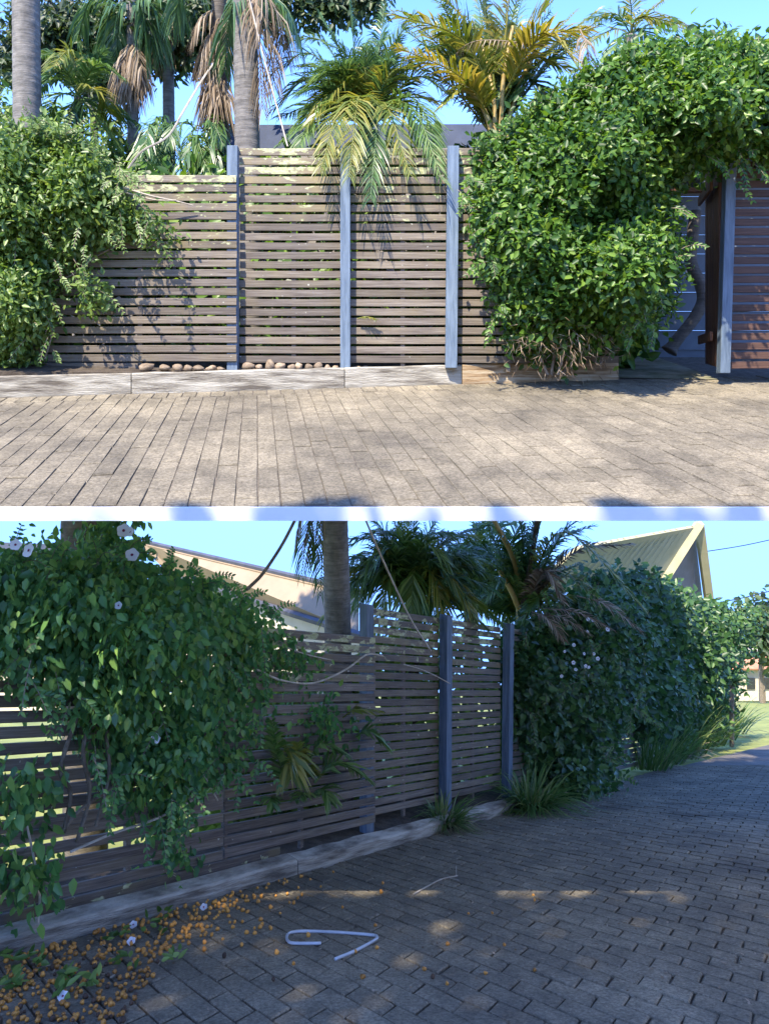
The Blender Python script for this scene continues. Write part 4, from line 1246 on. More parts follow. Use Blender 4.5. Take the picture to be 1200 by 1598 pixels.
V, F = frame_box(P(1128, 1094, Yc), (14, 0, 0), (0, 8, 0), (0, 0, 52 / FPX * Yc)); part(hB3, 'wall', V, F, WALL_C)
V, F = slab([P(1122, 1044, Yc - 1), P(1310, 1044, Yc - 1), P(1290, 1016, Yc + 3), P(1140, 1018, Yc + 3)], .2); part(hB3, 'roof', V, F, ROOF_T)
for px in (1140, 1166, 1192):
    V, F = frame_box(P(px, 1076, Yc - .2), (1.1, 0, 0), (0, .15, 0), (0, 0, 1.5)); part(hB3, 'window', V, F, GLASS)
hB4 = thing('neighbour_roof_house', 'strip of pale grey roof behind the thick trunk at the left of the shaded fence', 'house', P(50, 1080, 16))
V, F = slab([P(-60, 846, 15.6), P(100, 852, 15.2), P(110, 872, 15), P(-60, 872, 15.4)], .08); part(hB4, 'roof', V, F, ROOF_B)
V, F = slab([P(-60, 874, 15.5), P(108, 874, 15.1), P(108, 1120, 15.1), P(-60, 1120, 15.5)], .1); part(hB4, 'wall', V, F, WALL_C)
for (a, b_, nm) in (((1093, 862), (1230, 836), 'upper overhead wire running right from the cream gable'), ((1098, 945), (1230, 915), 'lower overhead wire above the far hedge')):
    V, F = tube(catmull([P(*a, 26), P((a[0] + b_[0]) / 2, (a[1] + b_[1]) / 2 + 2, 27), P(*b_, 28)], 6), .018, 5)
    solo('overhead_wire', V, F, WIRE, nm, 'wire', 'overhead wires', origin=V[0])

# unseen house across the lane, added to bounce sunlight onto the shaded fence
hW = thing('bounce_wall_house', 'added white house wall across the lane, out of view on the right, bouncing sunlight', 'house', (4.9, 3.0, zB(3.0)))
def wall_piece(y0, y1, z0, z1, x0=4.9, th=.2, nm='wall', m=None):
    V, F = frame_box((x0, y0, z0), (th, 0, 0), (0, y1 - y0, 0), (0, 0, z1 - z0)); return part(hW, nm, V, F, m or WHITE)
wall_piece(-3.0, 7.4, -5.2, .9)
for y0 in (-1.2, 2.2, 5.2):
    w_ = wall_piece(y0, y0 + 1.1, -1.3, -.1, 4.86, .03, 'window', GLASS)
    V, F = frame_box((4.84, y0 - .06, -1.38), (.05, 0, 0), (0, 1.22, 0), (0, 0, .06)); part(w_, 'sill', V, F, WHITE)
V, F = slab([(4.6, -3.4, .95), (7.5, -3.4, 2.0), (7.5, 7.8, 2.0), (4.6, 7.8, .95)], .1); part(hW, 'roof', V, F, ROOF_C)
# ================================================================== LOWER PLANTS
yv = lambda p: np.array([fenceB_depth(x) for x in p[:, 0]])
vineB = thing('flowering_vine', 'dense drooping vine with white flowers over the left of the shaded fence', 'vine', FP(-2.4, .1, .2))
polyVB = [(-120, 890), (20, 880), (60, 868), (100, 872), (150, 878), (200, 872), (240, 888), (300, 902), (340, 918), (372, 938), (412, 958), (432, 985), (440, 1012), (408, 1030), (402, 1080), (405, 1110), (392, 1130), (380, 1175), (355, 1205), (325, 1200), (300, 1230), (278, 1265), (255, 1290), (235, 1285), (228, 1265), (225, 1250), (200, 1255), (185, 1225), (168, 1205), (165, 1165), (138, 1140), (112, 1095), (82, 1080), (60, 1045), (-120, 1040)]
kw = dict(droop=.55, updir=.25, hang=.35, spread=.75)
vq = merge_np(bush_leaves(polyVB, yv, const(.5), 2050, 7, .058, .0165, R=70, lump=1.7, nl=120, inner=.3, size_var=.5, lumpsize=26, **kw),
              bush_leaves([(-60, 885), (60, 870), (180, 872), (230, 900), (330, 935), (410, 985), (300, 985), (-60, 960)], lambda p: yv(p) + .7, const(.8), 900, 7, .062, .0165, R=40, lump=.6, nl=40, inner=.5, lumpsize=26, **kw),
              bush_leaves([(235, 1310), (290, 1300), (300, 1330), (260, 1345)], yv, const(.3), 26, 7, .07, .02, R=15, **kw),
              bush_leaves([(440, 1085), (520, 1095), (545, 1130), (530, 1160), (470, 1150)], yv, const(.25), 55, 7, .06, .017, R=20, **kw),
              bush_leaves([(395, 985), (470, 1010), (500, 1060), (440, 1050), (400, 1040)], yv, const(.25), 60, 7, .06, .014, R=20, **kw),
              bush_leaves([(-40, 1190), (60, 1200), (85, 1240), (40, 1280), (-40, 1290)], yv, const(.3), 40, 7, .075, .021, R=20, **kw),
              bush_leaves([(-40, 1340), (70, 1330), (95, 1370), (60, 1400), (-40, 1395)], yv, const(.3), 40, 7, .075, .021, R=20, **kw),
              bush_leaves([(150, 806), (185, 800), (200, 830), (185, 870), (150, 875)], lambda p: yv(p) + .2, const(.2), 60, 7, .07, .015, R=20, **kw))
part(vineB, 'foliage', *vq, LEAF_VINE2, kind='stuff')
lv_, st_ = shoots_np([(400, 1040), (400, 1110), (390, 1180), (350, 1195), (300, 1220), (270, 1265), (240, 1270), (190, 1235), (165, 1190), (130, 1130), (110, 1090), (80, 1070), (40, 1040), (425, 1000), (250, 1100), (320, 1050), (150, 1000), (60, 960)], lambda x: fenceB_depth(x) - random.uniform(.4, .62), 52, .24, .056, .0145, (.15, -.3, -.8), .6, .25, 6)
part(vineB, 'trailing_shoots', *lv_, LEAF_VINE2, kind='stuff'); part(vineB, 'shoot_stems', *st_, STEM, kind='stuff')
lv_, st_ = shoots_np([(30, 880), (90, 872), (160, 875), (200, 870), (260, 892), (320, 910), (380, 942), (420, 960)], lambda x: fenceB_depth(x) - .25, 44, .22, .052, .0135, (.2, -.1, 1.0), .5, .55)
part(vineB, 'upright_shoots', *lv_, LEAF_VINE2, kind='stuff'); part(vineB, 'shoot_stems', *st_, STEM, kind='stuff')
def fpx(x, y, off=.12):
    Y = fenceB_depth(x); return P(x, y, Y - off * 1.6)
for pts, r in ([[(100, 1300), (110, 1240), (95, 1200), (120, 1120)], .014], [[(120, 1315), (140, 1240), (130, 1170), (150, 1100)], .013], [[(95, 1300), (125, 1265), (160, 1240), (200, 1215)], .012], [[(110, 1330), (180, 1300), (240, 1280), (300, 1250)], .008],
               [[(210, 1080), (255, 1120), (265, 1165), (290, 1190)], .009], [[(60, 1440), (62, 1400), (55, 1350), (40, 1280)], .007], [[(150, 1290), (170, 1210), (165, 1140)], .012], [[(300, 1230), (320, 1180), (330, 1120)], .007], [[(340, 1250), (300, 1180), (240, 1120)], .006]):
    V, F = tube(catmull([fpx(x, y, .16) for x, y in pts], 6), r, 5)
    part(vineB, 'stem', V, F, STEM_PALE if r < .01 else STEM)
def flower(parent, c, R, nrmv):
    nrmv = Vector(nrmv).normalized(); a = nrmv.orthogonal().normalized(); b = nrmv.cross(a)
    n = 20; V = [c - nrmv * R * .25]; F = []
    for ring in (0.5, 1.0):
        for k in range(n):
            t = 2 * math.pi * k / n
            rr = R * ring * (1 + (.08 * math.cos(5 * t) if ring == 1 else .03))
            V.append(c + (a * math.cos(t) + b * math.sin(t)) * rr + nrmv * R * (.05 if ring == .5 else .12 + .08 * math.cos(5 * t + 1)))
    for k in range(n):
        k2 = (k + 1) % n
        F.append((0, 1 + k, 1 + k2)); F.append((1 + k, 1 + n + k, 1 + n + k2, 1 + k2))
    o = part(parent, 'flower', V, F, PETAL, True)
    V = [c + (a * math.cos(t) + b * math.sin(t)) * R * .22 + nrmv * R * .06 for t in np.linspace(0, 2 * math.pi, 9)[:-1]]
    part(o, 'throat', V, [tuple(range(8))], PETAL_C)
for x, y, r, off in ((45, 859, 13, .5), (24, 850, 10, .5), (193, 828, 12, .3), (206, 866, 12, .45), (243, 1153, 8.5, .55), (185, 945, 7, .65), (203, 830, 9, .25)):
    Y = fenceB_depth(x) - off
    flower(vineB, P(x, y, Y), .85 * r / FPX * Y, (random.uniform(-.6, .6), -1, random.uniform(-.2, .9)))

# trunks
q1 = palm('king_palm', 'very thick grey palm trunk rising from the vine at the left of the shaded fence', base=(P(133, 1300, 6.3).x, 6.3, zB(6.3)))
b0 = P(134, 870, 6.3); V, F = trunk_vf([Vector((b0.x, 6.3, zB(6.3) - .1)), b0, P(137, 800, 6.3), P(138, 690, 6.3)], .17, .2, 16, .1, .02)
part(q1, 'trunk', V, F, TRUNK_D, True)
q2 = palm('king_palm', 'grey ringed palm trunk just left of the first blue post of the shaded fence', base=(P(526, 985, 7.9).x, 7.9, zB(7.9)))
b0 = P(527, 985, 7.9); V, F = trunk_vf([Vector((b0.x + .02, 7.9, zB(7.9) - .1)), b0, P(523, 807, 7.9), P(521, 650, 7.9)], .15, .122, 16, .1)
part(q2, 'trunk', V, F, TRUNK, True)
for b_, tp in (((520, 760), (462, 850)), ((520, 760), (490, 880)), ((522, 770), (470, 900)), ((522, 770), (500, 930))):
    hang_frond(q2, b_, tp, 8.1, .28, FROND_DEAD if tp[1] < 890 else FROND_D, 26, .009, sag=30)
# feathery palm
q3 = palm('feathery_palm', 'feathery green palm drooping over the tall slats of the shaded fence', base=(P(640, 960, 9.6).x, 9.6, zB(9.6)))
b0 = P(640, 950, 9.6); V, F = trunk_vf([Vector((b0.x, 9.6, zB(9.6) - .1)), P(640, 1100, 9.6), b0], .1, .13, 12, .05, .08); part(q3, 'trunk', V, F, TRUNK_D, True)
for mid, tip, dm, dt, mt in [((585, 880), (505, 965), .1, -.1, FROND_YG), ((590, 860), (548, 950), -.2, -.4, FROND), ((590, 845), (545, 850), .2, .3, FROND_D), ((600, 830), (555, 800), .2, .3, FROND), ((620, 830), (600, 770), 0, .1, FROND_D), ((645, 830), (650, 765), 0, .1, FROND_D), ((670, 830), (705, 775), .1, .2, FROND), ((690, 850), (760, 820), 0, 0, FROND_D), ((700, 870), (770, 880), -.1, -.2, FROND),
                         ((690, 890), (745, 970), -.3, -.5, FROND_YG), ((670, 890), (700, 985), -.4, -.6, FROND_YG), ((645, 890), (640, 975), -.4, -.6, FROND), ((615, 890), (590, 970), -.3, -.5, FROND), ((660, 850), (700, 880), -.4, -.6, FROND), ((610, 855), (575, 900), -.4, -.5, FROND_D), ((660, 840), (735, 840), -.3, -.4, FROND), ((630, 840), (625, 800), -.3, -.4, FROND), ((675, 880), (725, 930), -.3, -.5, FROND_D), ((605, 880), (560, 945), -.3, -.4, FROND_D)]:
    frond_px(q3, (640, 945), mid, tip, 9.6, dm, dt, .50, mt, 54, .013, .5, .25)
for k in range(34):
    a = random.uniform(-.35, math.pi + .2); l = random.uniform(70, 150)
    tx, ty = 645 + l * 1.05 * math.cos(a), 925 - l * .95 * math.sin(a)
    frond_px(q3, (640, 945), (640 + .5 * (tx - 640), 935 + .6 * (ty - 935) - 18), (tx, ty + 18), 9.6, random.uniform(-.5, .6), random.uniform(-.6, .9), .5, random.choice([FROND, FROND_D, FROND_D, FROND_YG]), 50, .013, .5, .25)
q5 = palm('feathery_palm', 'bushy dark green palm filling the gap between the drooping palm and the cane palm', base=(P(735, 960, 12.2).x, 12.2, zB(12.2)))
b0 = P(735, 960, 12.2); V, F = trunk_vf([Vector((b0.x, 12.2, zB(12.2) - .1)), P(735, 1050, 12.2), b0], .1, .12, 10, .06, .08); part(q5, 'trunk', V, F, TRUNK_D, True)
for k in range(44):
    a = random.uniform(-.3, math.pi + .3); l = random.uniform(60, 165)
    tx, ty = 735 + l * 1.0 * math.cos(a), 945 - l * 1.0 * math.sin(a)
    frond_px(q5, (735, 955), (735 + .5 * (tx - 735), 945 + .6 * (ty - 945) - 18), (tx, ty + 16), 12.2, random.uniform(-.6, .6), random.uniform(-.8, .9), .6, random.choice([FROND, FROND_D, FROND]), 44, .018, .5, .25)
# golden cane palm
q4 = palm('golden_cane_palm', 'clumping cane palm with brownish arching fronds above the shaded hedge', base=(P(812, 990, 10.8).x, 10.8, zB(10.8)))
for pts in ([(812, 985), (812, 930), (800, 870), (770, 810), (760, 780)], [(815, 985), (818, 930), (830, 870), (840, 800)], [(810, 985), (805, 940), (780, 890)], [(818, 985), (828, 940), (860, 900)]):
    pp = [Vector((P(pts[0][0], 990, 10.8).x, 10.8, zB(10.8) - .1))] + [P(x, y, 10.8 + random.uniform(-.1, .1)) for x, y in pts]
    V, F = tube(catmull(pp, 5), .035, 8); part(q4, 'cane', V, F, CANE if pts[0][0] < 814 else STEM, True)
for base, mid, tip, dm, dt, mt, lm in [((815, 930), (790, 850), (735, 800), 0, 0, FROND, .42), ((815, 920), (815, 840), (800, 770), 0, 0, FROND_D, .42), ((820, 920), (840, 830), (850, 770), 0, 0, FROND_D, .42), ((820, 930), (880, 830), (1005, 950), -.3, -.7, FROND_YG, .40), ((825, 930), (890, 820), (990, 790), -.2, -.4, FROND_D, .46), ((822, 940), (900, 860), (985, 850), 0, 0, FROND_DEAD, .40), ((815, 940), (770, 880), (715, 880), -.1, -.2, FROND_D, .38), ((815, 950), (790, 900), (745, 950), -.2, -.4, FROND, .34),
                          ((820, 950), (850, 890), (880, 940), -.3, -.5, FROND_DEAD, .3), ((815, 960), (840, 930), (800, 990), -.3, -.4, FROND, .28), ((825, 950), (880, 900), (930, 930), -.2, -.4, FROND_YG, .36), ((812, 930), (770, 840), (760, 780), .2, .3, FROND_D, .4), ((818, 930), (800, 850), (830, 790), .2, .3, FROND, .4), ((815, 930), (760, 860), (690, 850), .3, .4, FROND_D, .4), ((820, 930), (860, 850), (925, 820), .3, .4, FROND_D, .4)]:
    frond_px(q4, base, mid, tip, 10.8, dm, dt, lm * 1.15, mt, 42, .018, .4, .3, .85)
for k in range(22):
    tx = random.uniform(715, 905); ty = random.uniform(785, 960)
    frond_px(q4, (812, 965), (.5 * (812 + tx), .45 * 965 + .55 * ty - 16), (tx, ty), 11.0, random.uniform(-.1, .3), random.uniform(-.2, .7), .5, random.choice([FROND_D, FROND, FROND_D, FROND_YG]), 34, .018, .5, .3, .8)
for b_, tp in (((830, 960), (920, 990)), ((840, 950), (960, 985)), ((900, 930), (1000, 985)), ((830, 955), (880, 1000))):
    v, q = frond_np([P(*b_, 9.9), P((b_[0] + tp[0]) / 2, (b_[1] + tp[1]) / 2 - 12, 9.7), P(*tp, 9.5)], .26, 26, .008, .5); part(q4, 'frond', v, q, FROND_DEAD)

# hedge bush near
nb = thing('hedge_bush', 'tall dark green bush bulging over the shaded fence beside the strappy grass', 'bush', gB(905, 1258))
polyNB = [(792, 1015), (818, 985), (860, 965), (905, 945), (950, 945), (985, 960), (1000, 990), (985, 1050), (985, 1095), (962, 1125), (945, 1155), (936, 1190), (940, 1238), (925, 1262), (890, 1258), (850, 1235), (825, 1200), (808, 1150), (796, 1080)]
ybk = lambda p: np.interp(p[:, 0], [790, 850, 930, 985], [10.0, 10.9, 11.6, 12.6])
thk = lambda p: np.interp(p[:, 1], [920, 1050, 1180, 1260], [.7, 1.1, 1.5, 1.7]) * np.interp(p[:, 0], [790, 850, 920], [.35, .6, 1])
vq = bush_leaves(polyNB, ybk, thk, 3000, 7, .105, .03, R=50, lump=.9, nl=70, inner=.35, lumpsize=20, droop=.2, updir=.5)
part(nb, 'foliage', *vq, LEAF_HEDGE, kind='stuff')
lv_, st_ = shoots_np([(800, 1000), (830, 975), (880, 950), (930, 940), (980, 960), (800, 1080), (815, 1150), (950, 1180), (985, 1100), (900, 1080), (860, 1050), (940, 1020)], lambda x: 9.9, 60, .3, .085, .024, (0, -.5, .3), .8, .4, 6)
part(nb, 'side_shoots', *lv_, LEAF_HEDGE, kind='stuff'); part(nb, 'shoot_stems', *st_, STEM, kind='stuff')
for x in (870, 900, 925):
    V, F = tube(catmull([gB(x, 1235) + Vector((0, .6, -.1)), P(x - 10, 1120, 10.7), P(x, 1000, 11)], 5), .03, 6); part(nb, 'stem', V, F, STEM)
for i in range(16):
    x, y = random.gauss(903, 18), random.gauss(1035, 38)
    flower(nb, P(x, y, 9.85 - random.uniform(0, .15) + (y - 1030) * -.002), random.uniform(1.8, 3.6) / FPX * 9.7, (random.uniform(-.5, .5), -1, random.uniform(-.2, .6)))
fh = thing('far_hedge', 'long dark hedge running down to the lawn along the far part of the lane', 'hedge', gB(1060, 1178))
polyFH = [(900, 940), (940, 905), (990, 904), (1030, 920), (1070, 938), (1100, 950), (1140, 955), (1180, 950), (1174, 985), (1150, 1008), (1142, 1040), (1132, 1085), (1128, 1118), (1100, 1142), (1050, 1150), (1015, 1145), (990, 1128), (962, 1095), (930, 1000)]
ybk = lambda p: np.interp(p[:, 0], [900, 1010, 1060, 1130, 1180], [13.2, 15.0, 17.4, 21.5, 24])
thk = lambda p: np.interp(p[:, 0], [900, 1010, 1180], [1.0, 1.3, 2.2])
vq = bush_leaves(polyFH, ybk, thk, 3600, 7, .15, .042, R=45, lump=.9, nl=70, inner=.35, lumpsize=20, droop=.2, updir=.5, jit=.08)
part(fh, 'foliage', *vq, LEAF_HEDGE, kind='stuff')
V, F = tube(catmull([gB(1060, 1165) + Vector((0, 1, -.2)), P(1062, 1080, 17.5), P(1058, 960, 17.6)], 5), .08, 7); part(fh, 'trunk', V, F, STEM)
# aloe-like spiky plant by the lawn
al = thing('spiky_aloe', 'spiky dark aloe sticking out of the far hedge above the lawn', 'plant', P(1140, 1062, 20))
V, F = tube([Vector((P(1142, 1060, 20).x, 20, zB(20))), P(1142, 1062, 20)], .06, 6); part(al, 'stem', V, F, STEM)
v, q = blades_np(P(1142, 1066, 20), 44, .55, .03, 1.6, .05, droop=.35); part(al, 'leaves', v, q, FROND_D, kind='stuff')
far_t = thing('distant_tree', 'small distant tree beside the cream cottage', 'tree', P(1190, 1090, 90))
V, F = tube([P(1190, 1096, 90), P(1188, 1040, 90), P(1186, 985, 90)], [.4, .3, .15], 7); part(far_t, 'trunk', V, F, STEM)
vq = bush_leaves([(1160, 960), (1190, 945), (1230, 950), (1235, 1010), (1190, 1020), (1160, 1000)], const(91), const(4), 160, 7, .8, .25, R=30, inner=.6, jit=.5); part(far_t, 'crown', *vq, LEAF_TREE, kind='stuff')

# strappy grasses
def tuft(name, label, base, n, length, width, spread, R, dry=0, lean=(0, 0), droop=.8, mat=BLADE):
    t = thing(name, label, 'grass clump', base, 'strappy grass clumps along the lane')
    v, q = blades_np(base, n, length, width, spread, R, lean, 5, droop, zB); part(t, 'blades', v, q, mat, kind='stuff')
    if dry:
        v, q = blades_np(base, dry, length * .75, width * .8, spread * 1.5, R, (lean[0] * 1.5, lean[1] * 2.2), 5, droop * 1.3, zB); part(t, 'dry_blades', v, q, BLADE_DRY, kind='stuff')
tuft('strappy_grass', 'big arching clump of strappy grass at the foot of the hedge bush', gB(832, 1264), 230, .82, .012, .8, .2, 14, (.12, -.2))
tuft('strappy_grass', 'strappy clump with grey dead blades spilling over the sleeper at the middle post', FP(.98, .15, .2), 190, .55, .009, .65, .12, 230, (.15, -.25))
tuft('strappy_grass', 'small sparse tuft growing behind the sleeper under the vine', FP(-1.35, .13, .14), 26, .17, .005, .5, .03, 8, (.1, -.1))
ordl = ['nearest', 'second nearest', 'third nearest', 'fourth nearest', 'fifth nearest', 'sixth nearest', 'farthest']
for i, (x, y) in enumerate(((1012, 1197), (1030, 1188), (1048, 1180), (1068, 1170), (1088, 1160), (1108, 1150), (1126, 1141))):
    b = gB(x + 6, y + 5); tuft('tall_grass', 'tall loose grass at the foot of the far hedge, %s of seven' % ordl[i], b, 90, 1.15 + .12 * i, .014 + .002 * i, .4, .35 + .05 * i, 12, (.12, -.1), .9)
# seedling palm fronds poking through the slats
sd = thing('palm_seedling', 'green palm seedlings poking through the low slats of the shaded fence', 'palm seedling', FP(-.9, .15, .05))
for b_, m, t_, lm, mt in (((445, 1190), (432, 1160), (424, 1125), .13, FROND), ((432, 1160), (452, 1172), (455, 1212), .16, FROND_YG), ((440, 1225), (438, 1195), (425, 1158), .12, FROND), ((470, 1200), (466, 1180), (464, 1158), .14, FROND_YG), ((478, 1192), (502, 1162), (535, 1176), .17, FROND), ((490, 1222), (525, 1190), (570, 1214), .2, FROND), ((488, 1215), (480, 1200), (490, 1198), .12, FROND_YG), ((490, 1245), (475, 1238), (460, 1250), .12, FROND),
                     ((555, 1150), (575, 1140), (596, 1160), .15, FROND), ((535, 1120), (555, 1108), (595, 1110), .1, FROND_YG), ((425, 1250), (422, 1245), (427, 1262), .1, FROND), ((492, 1236), (505, 1232), (515, 1252), .12, FROND)):
    Y = lambda x, k: fenceB_depth(x) - .34 - k
    v, q = frond_np([P(*b_, Y(b_[0], -.08)), P(*m, Y(m[0], .08)), P(*t_, Y(t_[0], .2))], lm * 1.8, 20, .015, .4, vee=.2); part(sd, 'frond', v, q, mt)
cd = thing('ground_cover', 'tiny bright green weeds along the sleeper by the third post', 'weeds', FP(2.0, 0, .36))
v, q = blades_np(FP(2.0, 0, .36), 90, .06, .008, .9, .14, (0, 0), 3, .4, zB); part(cd, 'blades', v, q, LEAF_VINE, kind='stuff')
ys = thing('yard_shrub', 'leafy shrubs glimpsed through the gaps of the shaded slats', 'shrub', FP(.5, 0, -1.0))
vq = bush_leaves([(330, 1120), (570, 1000), (780, 1000), (1000, 1060), (1000, 1200), (780, 1250), (560, 1300), (330, 1350)], lambda p: yv(p) + 1.6, const(.5), 1050, 7, .14, .04, R=30, inner=.6)
part(ys, 'foliage', *vq, LEAF_VINE, kind='stuff')
# sticks and stems on the lower fence
for pts, r, nm, cat in (([(400, 1045), (440, 1062), (490, 1066), (540, 1045), (572, 1022), (597, 1024)], .009, 'long pale stem curving across the slats left of the first blue post', 'stem'),
                   ([(568, 806), (600, 880), (640, 965), (672, 1016)], .010, 'pale dry stem slanting down across the tall shaded slats', 'stem'),
                   ([(630, 1037), (665, 1048), (702, 1067)], .006, 'thin pale stem crossing the middle blue post of the shaded fence', 'stem'),
                   ([(445, 1010), (480, 1022), (520, 1031)], .006, 'short pale twig along the top of the low shaded slats', 'twig'),
                   ([(463, 806), (440, 850), (410, 895), (385, 920)], .014, 'brown bare stem slanting in front of the long beige roof', 'stem')):
    V, F = tube(catmull([fpx(x, y, .2) for x, y in pts], 6), r, 5)
    solo('dry_branch', V, F, STEM_PALE if 'brown' not in nm else STEM, nm, cat, origin=V[0])

# things lying on the lane
def lp(x, y, h=.008):
    p = gB(x, y); p.z += h; return p
V, F = tube(catmull([lp(523, 1500), lp(556, 1486), lp(585, 1471, .012), lp(588, 1466, .012), lp(580, 1462), lp(530, 1458), lp(478, 1456), lp(455, 1458), lp(448, 1463), lp(449, 1471), lp(460, 1475), lp(501, 1475)], 5), .0085, 8)
solo('bent_conduit', V, F, PIPE, 'bent white plastic conduit lying on the shaded lane', 'pipe', origin=V[0], smooth=True)
V, F = join(tube(catmull([lp(645, 1398), lp(668, 1385), lp(690, 1374), lp(714, 1369)], 5), .005, 5), tube([lp(712, 1369), lp(712, 1358, .03)], .004, 4), tube([lp(700, 1372), lp(716, 1376)], .003, 4))
solo('dry_twig', V, F, STEM_PALE, 'pale forked twig lying on the lane behind the white conduit', 'twig', origin=V[0])
FR = [new_mesh('fruit', *(lambda vf: ([Vector(v) for v in vf[0]], vf[1]))(stone_mesh(40 + s)), m_, True) for s, m_ in enumerate((FRUIT, FRUIT, FRUIT_D))]
polyFr = [(10, 1486), (120, 1452), (260, 1412), (420, 1366), (470, 1370), (330, 1440), (250, 1500), (190, 1600), (-20, 1600)]
pts = list(map(tuple, sample_poly(polyFr, 520))) + [(random.gauss(290, 60), random.gauss(1440, 32)) for _ in range(70)] + [(random.uniform(350, 880), random.uniform(1370, 1540)) for _ in range(26)] + [(random.gauss(400, 70), random.gauss(1400, 25)) for _ in range(40)]
fr_obj, fr_rest = [], []
for (x, y) in pts:
    g = gB(x, max(y, 1330))
    dist = (Vector((g.x, g.y, 0)) - Vector((OF.x, OF.y, 0))).dot(FNRM)
    if dist < .31: continue
    r = random.uniform(.008, .0138)
    fr_obj.append((g.y, g.x, g.z + r * .9, r))
fr_obj.sort()
for i, (gy, gx, gz, r) in enumerate(fr_obj):
    k = random.choice([0, 1, 0, 1, 2]) if gy < 5.9 else random.choice([0, 2])
    if i < 300:
        o = bpy.data.objects.new('fallen_fruit', FR[k]); o.location = (gx, gy, gz); o.scale = (r, r * random.uniform(.85, 1.1), r * random.uniform(.7, .95))
        o.rotation_euler = (random.random() * 6, random.random() * 6, 0); link(o)
        tag(o, 'small round fallen palm fruit lying on the shaded lane', 'fruit', 'fallen fruit on the lane')
    else:
        fr_rest.append(([Vector((gx, gy, gz)) + Vector(v.co) * r for v in FR[k].vertices], [tuple(p.vertices) for p in FR[k].polygons]))
if fr_rest:
    o = part(None, 'fruit_litter', *join(*fr_rest), FRUIT, True); o['kind'] = 'stuff'; o['label'] = 'small fallen fruit scattered farther along the lane'; o['category'] = 'fruit litter'
for x, y in ((40, 1392), (70, 1398), (90, 1390), (110, 1402), (125, 1396), (55, 1405), (100, 1385), (140, 1390)):
    pass
# weeds and leaf litter among the fruit
wd = thing('lane_weeds', 'patch of fresh green weeds among the fallen fruit at lower left', 'weeds', gB(60, 1530))
ww = []
for x, y, n in ((20, 1540, 14), (60, 1510, 12), (100, 1530, 12), (140, 1545, 9), (200, 1505, 8), (270, 1500, 7), (180, 1470, 8), (240, 1455, 9), (260, 1430, 6), (40, 1450, 10), (90, 1560, 10), (10, 1500, 12)):
    for _ in range(n):
        c = gB(x + random.gauss(0, 9), y + random.gauss(0, 6)); c.z += random.uniform(.01, .05)
        a = random.uniform(0, 6.28)
        ww.append((tuple(c), (math.cos(a), math.sin(a), random.uniform(-.1, .6))))
Pn = np.array([w[0] for w in ww]); Dn = np.array([w[1] for w in ww])
v, q = leaves_np(Pn, Dn, np.tile([[0, -.3, 1.]], (len(ww), 1)) + RNG.normal(0, .2, (len(ww), 3)), RNG.uniform(.04, .085, len(ww)), RNG.uniform(.009, .017, len(ww)))
part(wd, 'leaves', v, q, LEAF_VINE, kind='stuff')
n = 520
lx = np.concatenate([RNG.uniform(0, 700, 330), RNG.uniform(560, 1190, n - 330)]); ly = np.concatenate([1480 - lx[:330] * .27 + RNG.gamma(1.3, 28, 330), RNG.uniform(1200, 1570, n - 330)])
pp = [gB(x, min(max(y, 1190), 1590)) for x, y in zip(lx, ly)]
pp = [p for p in pp if (Vector((p.x, p.y, 0)) - Vector((OF.x, OF.y, 0))).dot(FNRM) > .31]
Pn = np.array([(p.x, p.y, p.z + .006) for p in pp]); a = RNG.uniform(0, 6.28, len(Pn))
v, q = leaves_np(Pn, np.stack([np.cos(a), np.sin(a), np.zeros(len(a)) - .0], 1) + np.array([0, 0, -.15]), np.tile([[0, .37, 1.]], (len(Pn), 1)), RNG.uniform(.012, .04, len(Pn)), RNG.uniform(.003, .009, len(Pn)), .1, .0)
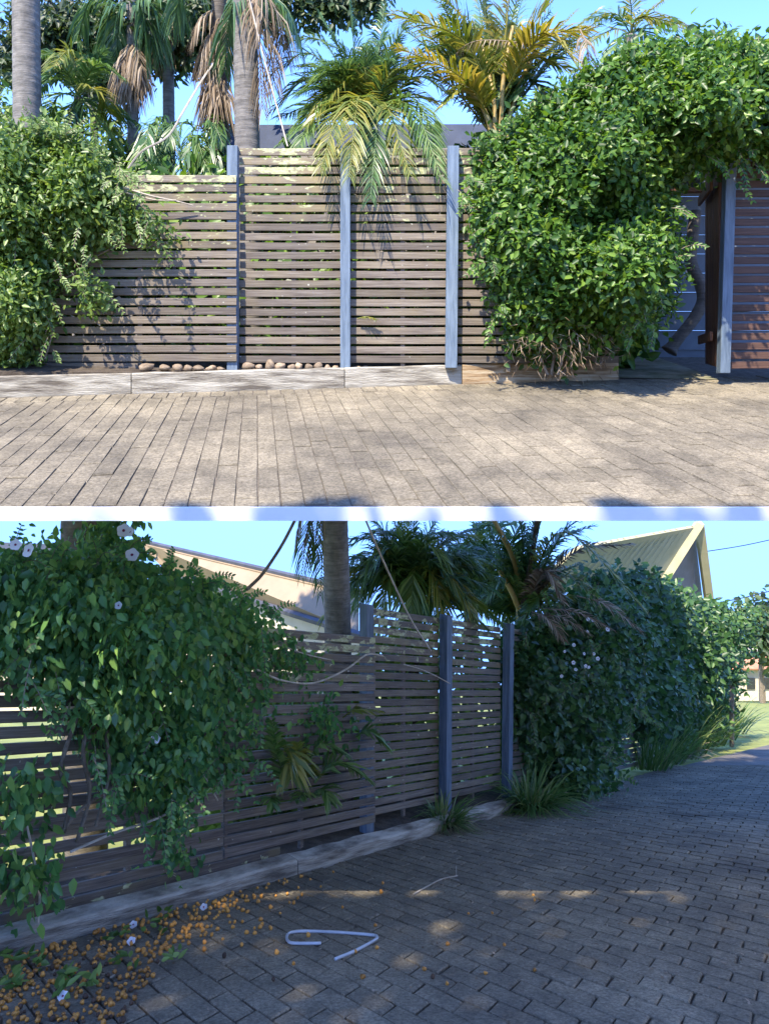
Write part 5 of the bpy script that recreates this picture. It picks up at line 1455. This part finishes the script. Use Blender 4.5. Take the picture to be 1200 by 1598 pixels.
o = part(None, 'leaf_litter', v, q, FROND_DEAD, kind='stuff'); o['label'] = 'dry leaf fragments scattered over the lane'; o['category'] = 'leaf litter'
for x, y, lb in ((318, 1421, 'fallen white flower nearest the sleeper'), (208, 1449, 'fallen white flower left of the larger scatter of fruit'), (205, 1475, 'fallen pinkish flower among the green weeds'), (98, 1562, 'fallen pale flower at the lower left corner of the lane')):
    t = thing('fallen_flower', lb, 'flower', gB(x, y), 'fallen flowers on the lane'); flower(t, lp(x, y, .02), .024, (0, -.4, 1))

# ================================================================== SHADE TREE, unseen, added behind the viewer to keep the lower lane shaded
e2 = Vector((0, -SUN.z, SUN.y)).normalized()
edge = Vector((0, 3.72, -.62))
Lc = 13.0
n = 4200
uu = RNG.uniform(-3.0, 3.5, n); vv = RNG.uniform(.02, 3.9, n) ** 1.0; ss = RNG.uniform(-.9, .9, n)
ragged = .07 + .06 * np.sin(uu * 2.9) + .05 * np.sin(uu * 7.3 + 1)
vv = np.where(vv < ragged, ragged + RNG.uniform(0, 3.2, n), vv)
ctr = np.array(edge + SUN * Lc)
Pn = ctr + np.outer(uu, [1, 0, 0]) + np.outer(vv, np.array(e2)) + np.outer(ss, np.array(SUN))
v, q = leaves_np(Pn, RNG.normal(0, 1, (n, 3)), np.array(SUN) + RNG.normal(0, .5, (n, 3)), RNG.uniform(.22, .36, n), RNG.uniform(.08, .13, n))
st = thing('added_shade_tree', 'added unseen leafy tree behind the viewer, blocking sun from the lower lane', 'tree', (-4.6, -6.5, zB(-6.5)))
part(st, 'crown', v, q, LEAF_TREE, kind='stuff')
c0 = Vector(ctr) + e2 * 2
for k, x in enumerate((-2, -.5, 1, 2.4)):
    V, F = tube(catmull([Vector((-4.6, -6.5, zB(-6.5) - .2)), Vector((-4.6, -6.3, zB(-6.5) + 4)), Vector((-4.6, -6, 6)).lerp(Vector((c0.x + x, c0.y, c0.z)), .6), Vector((c0.x + x, c0.y, c0.z))], 5), [.3 - .016 * i for i in range(16)], 8)
    part(st, 'limb', V, F, TRUNK_D, True)
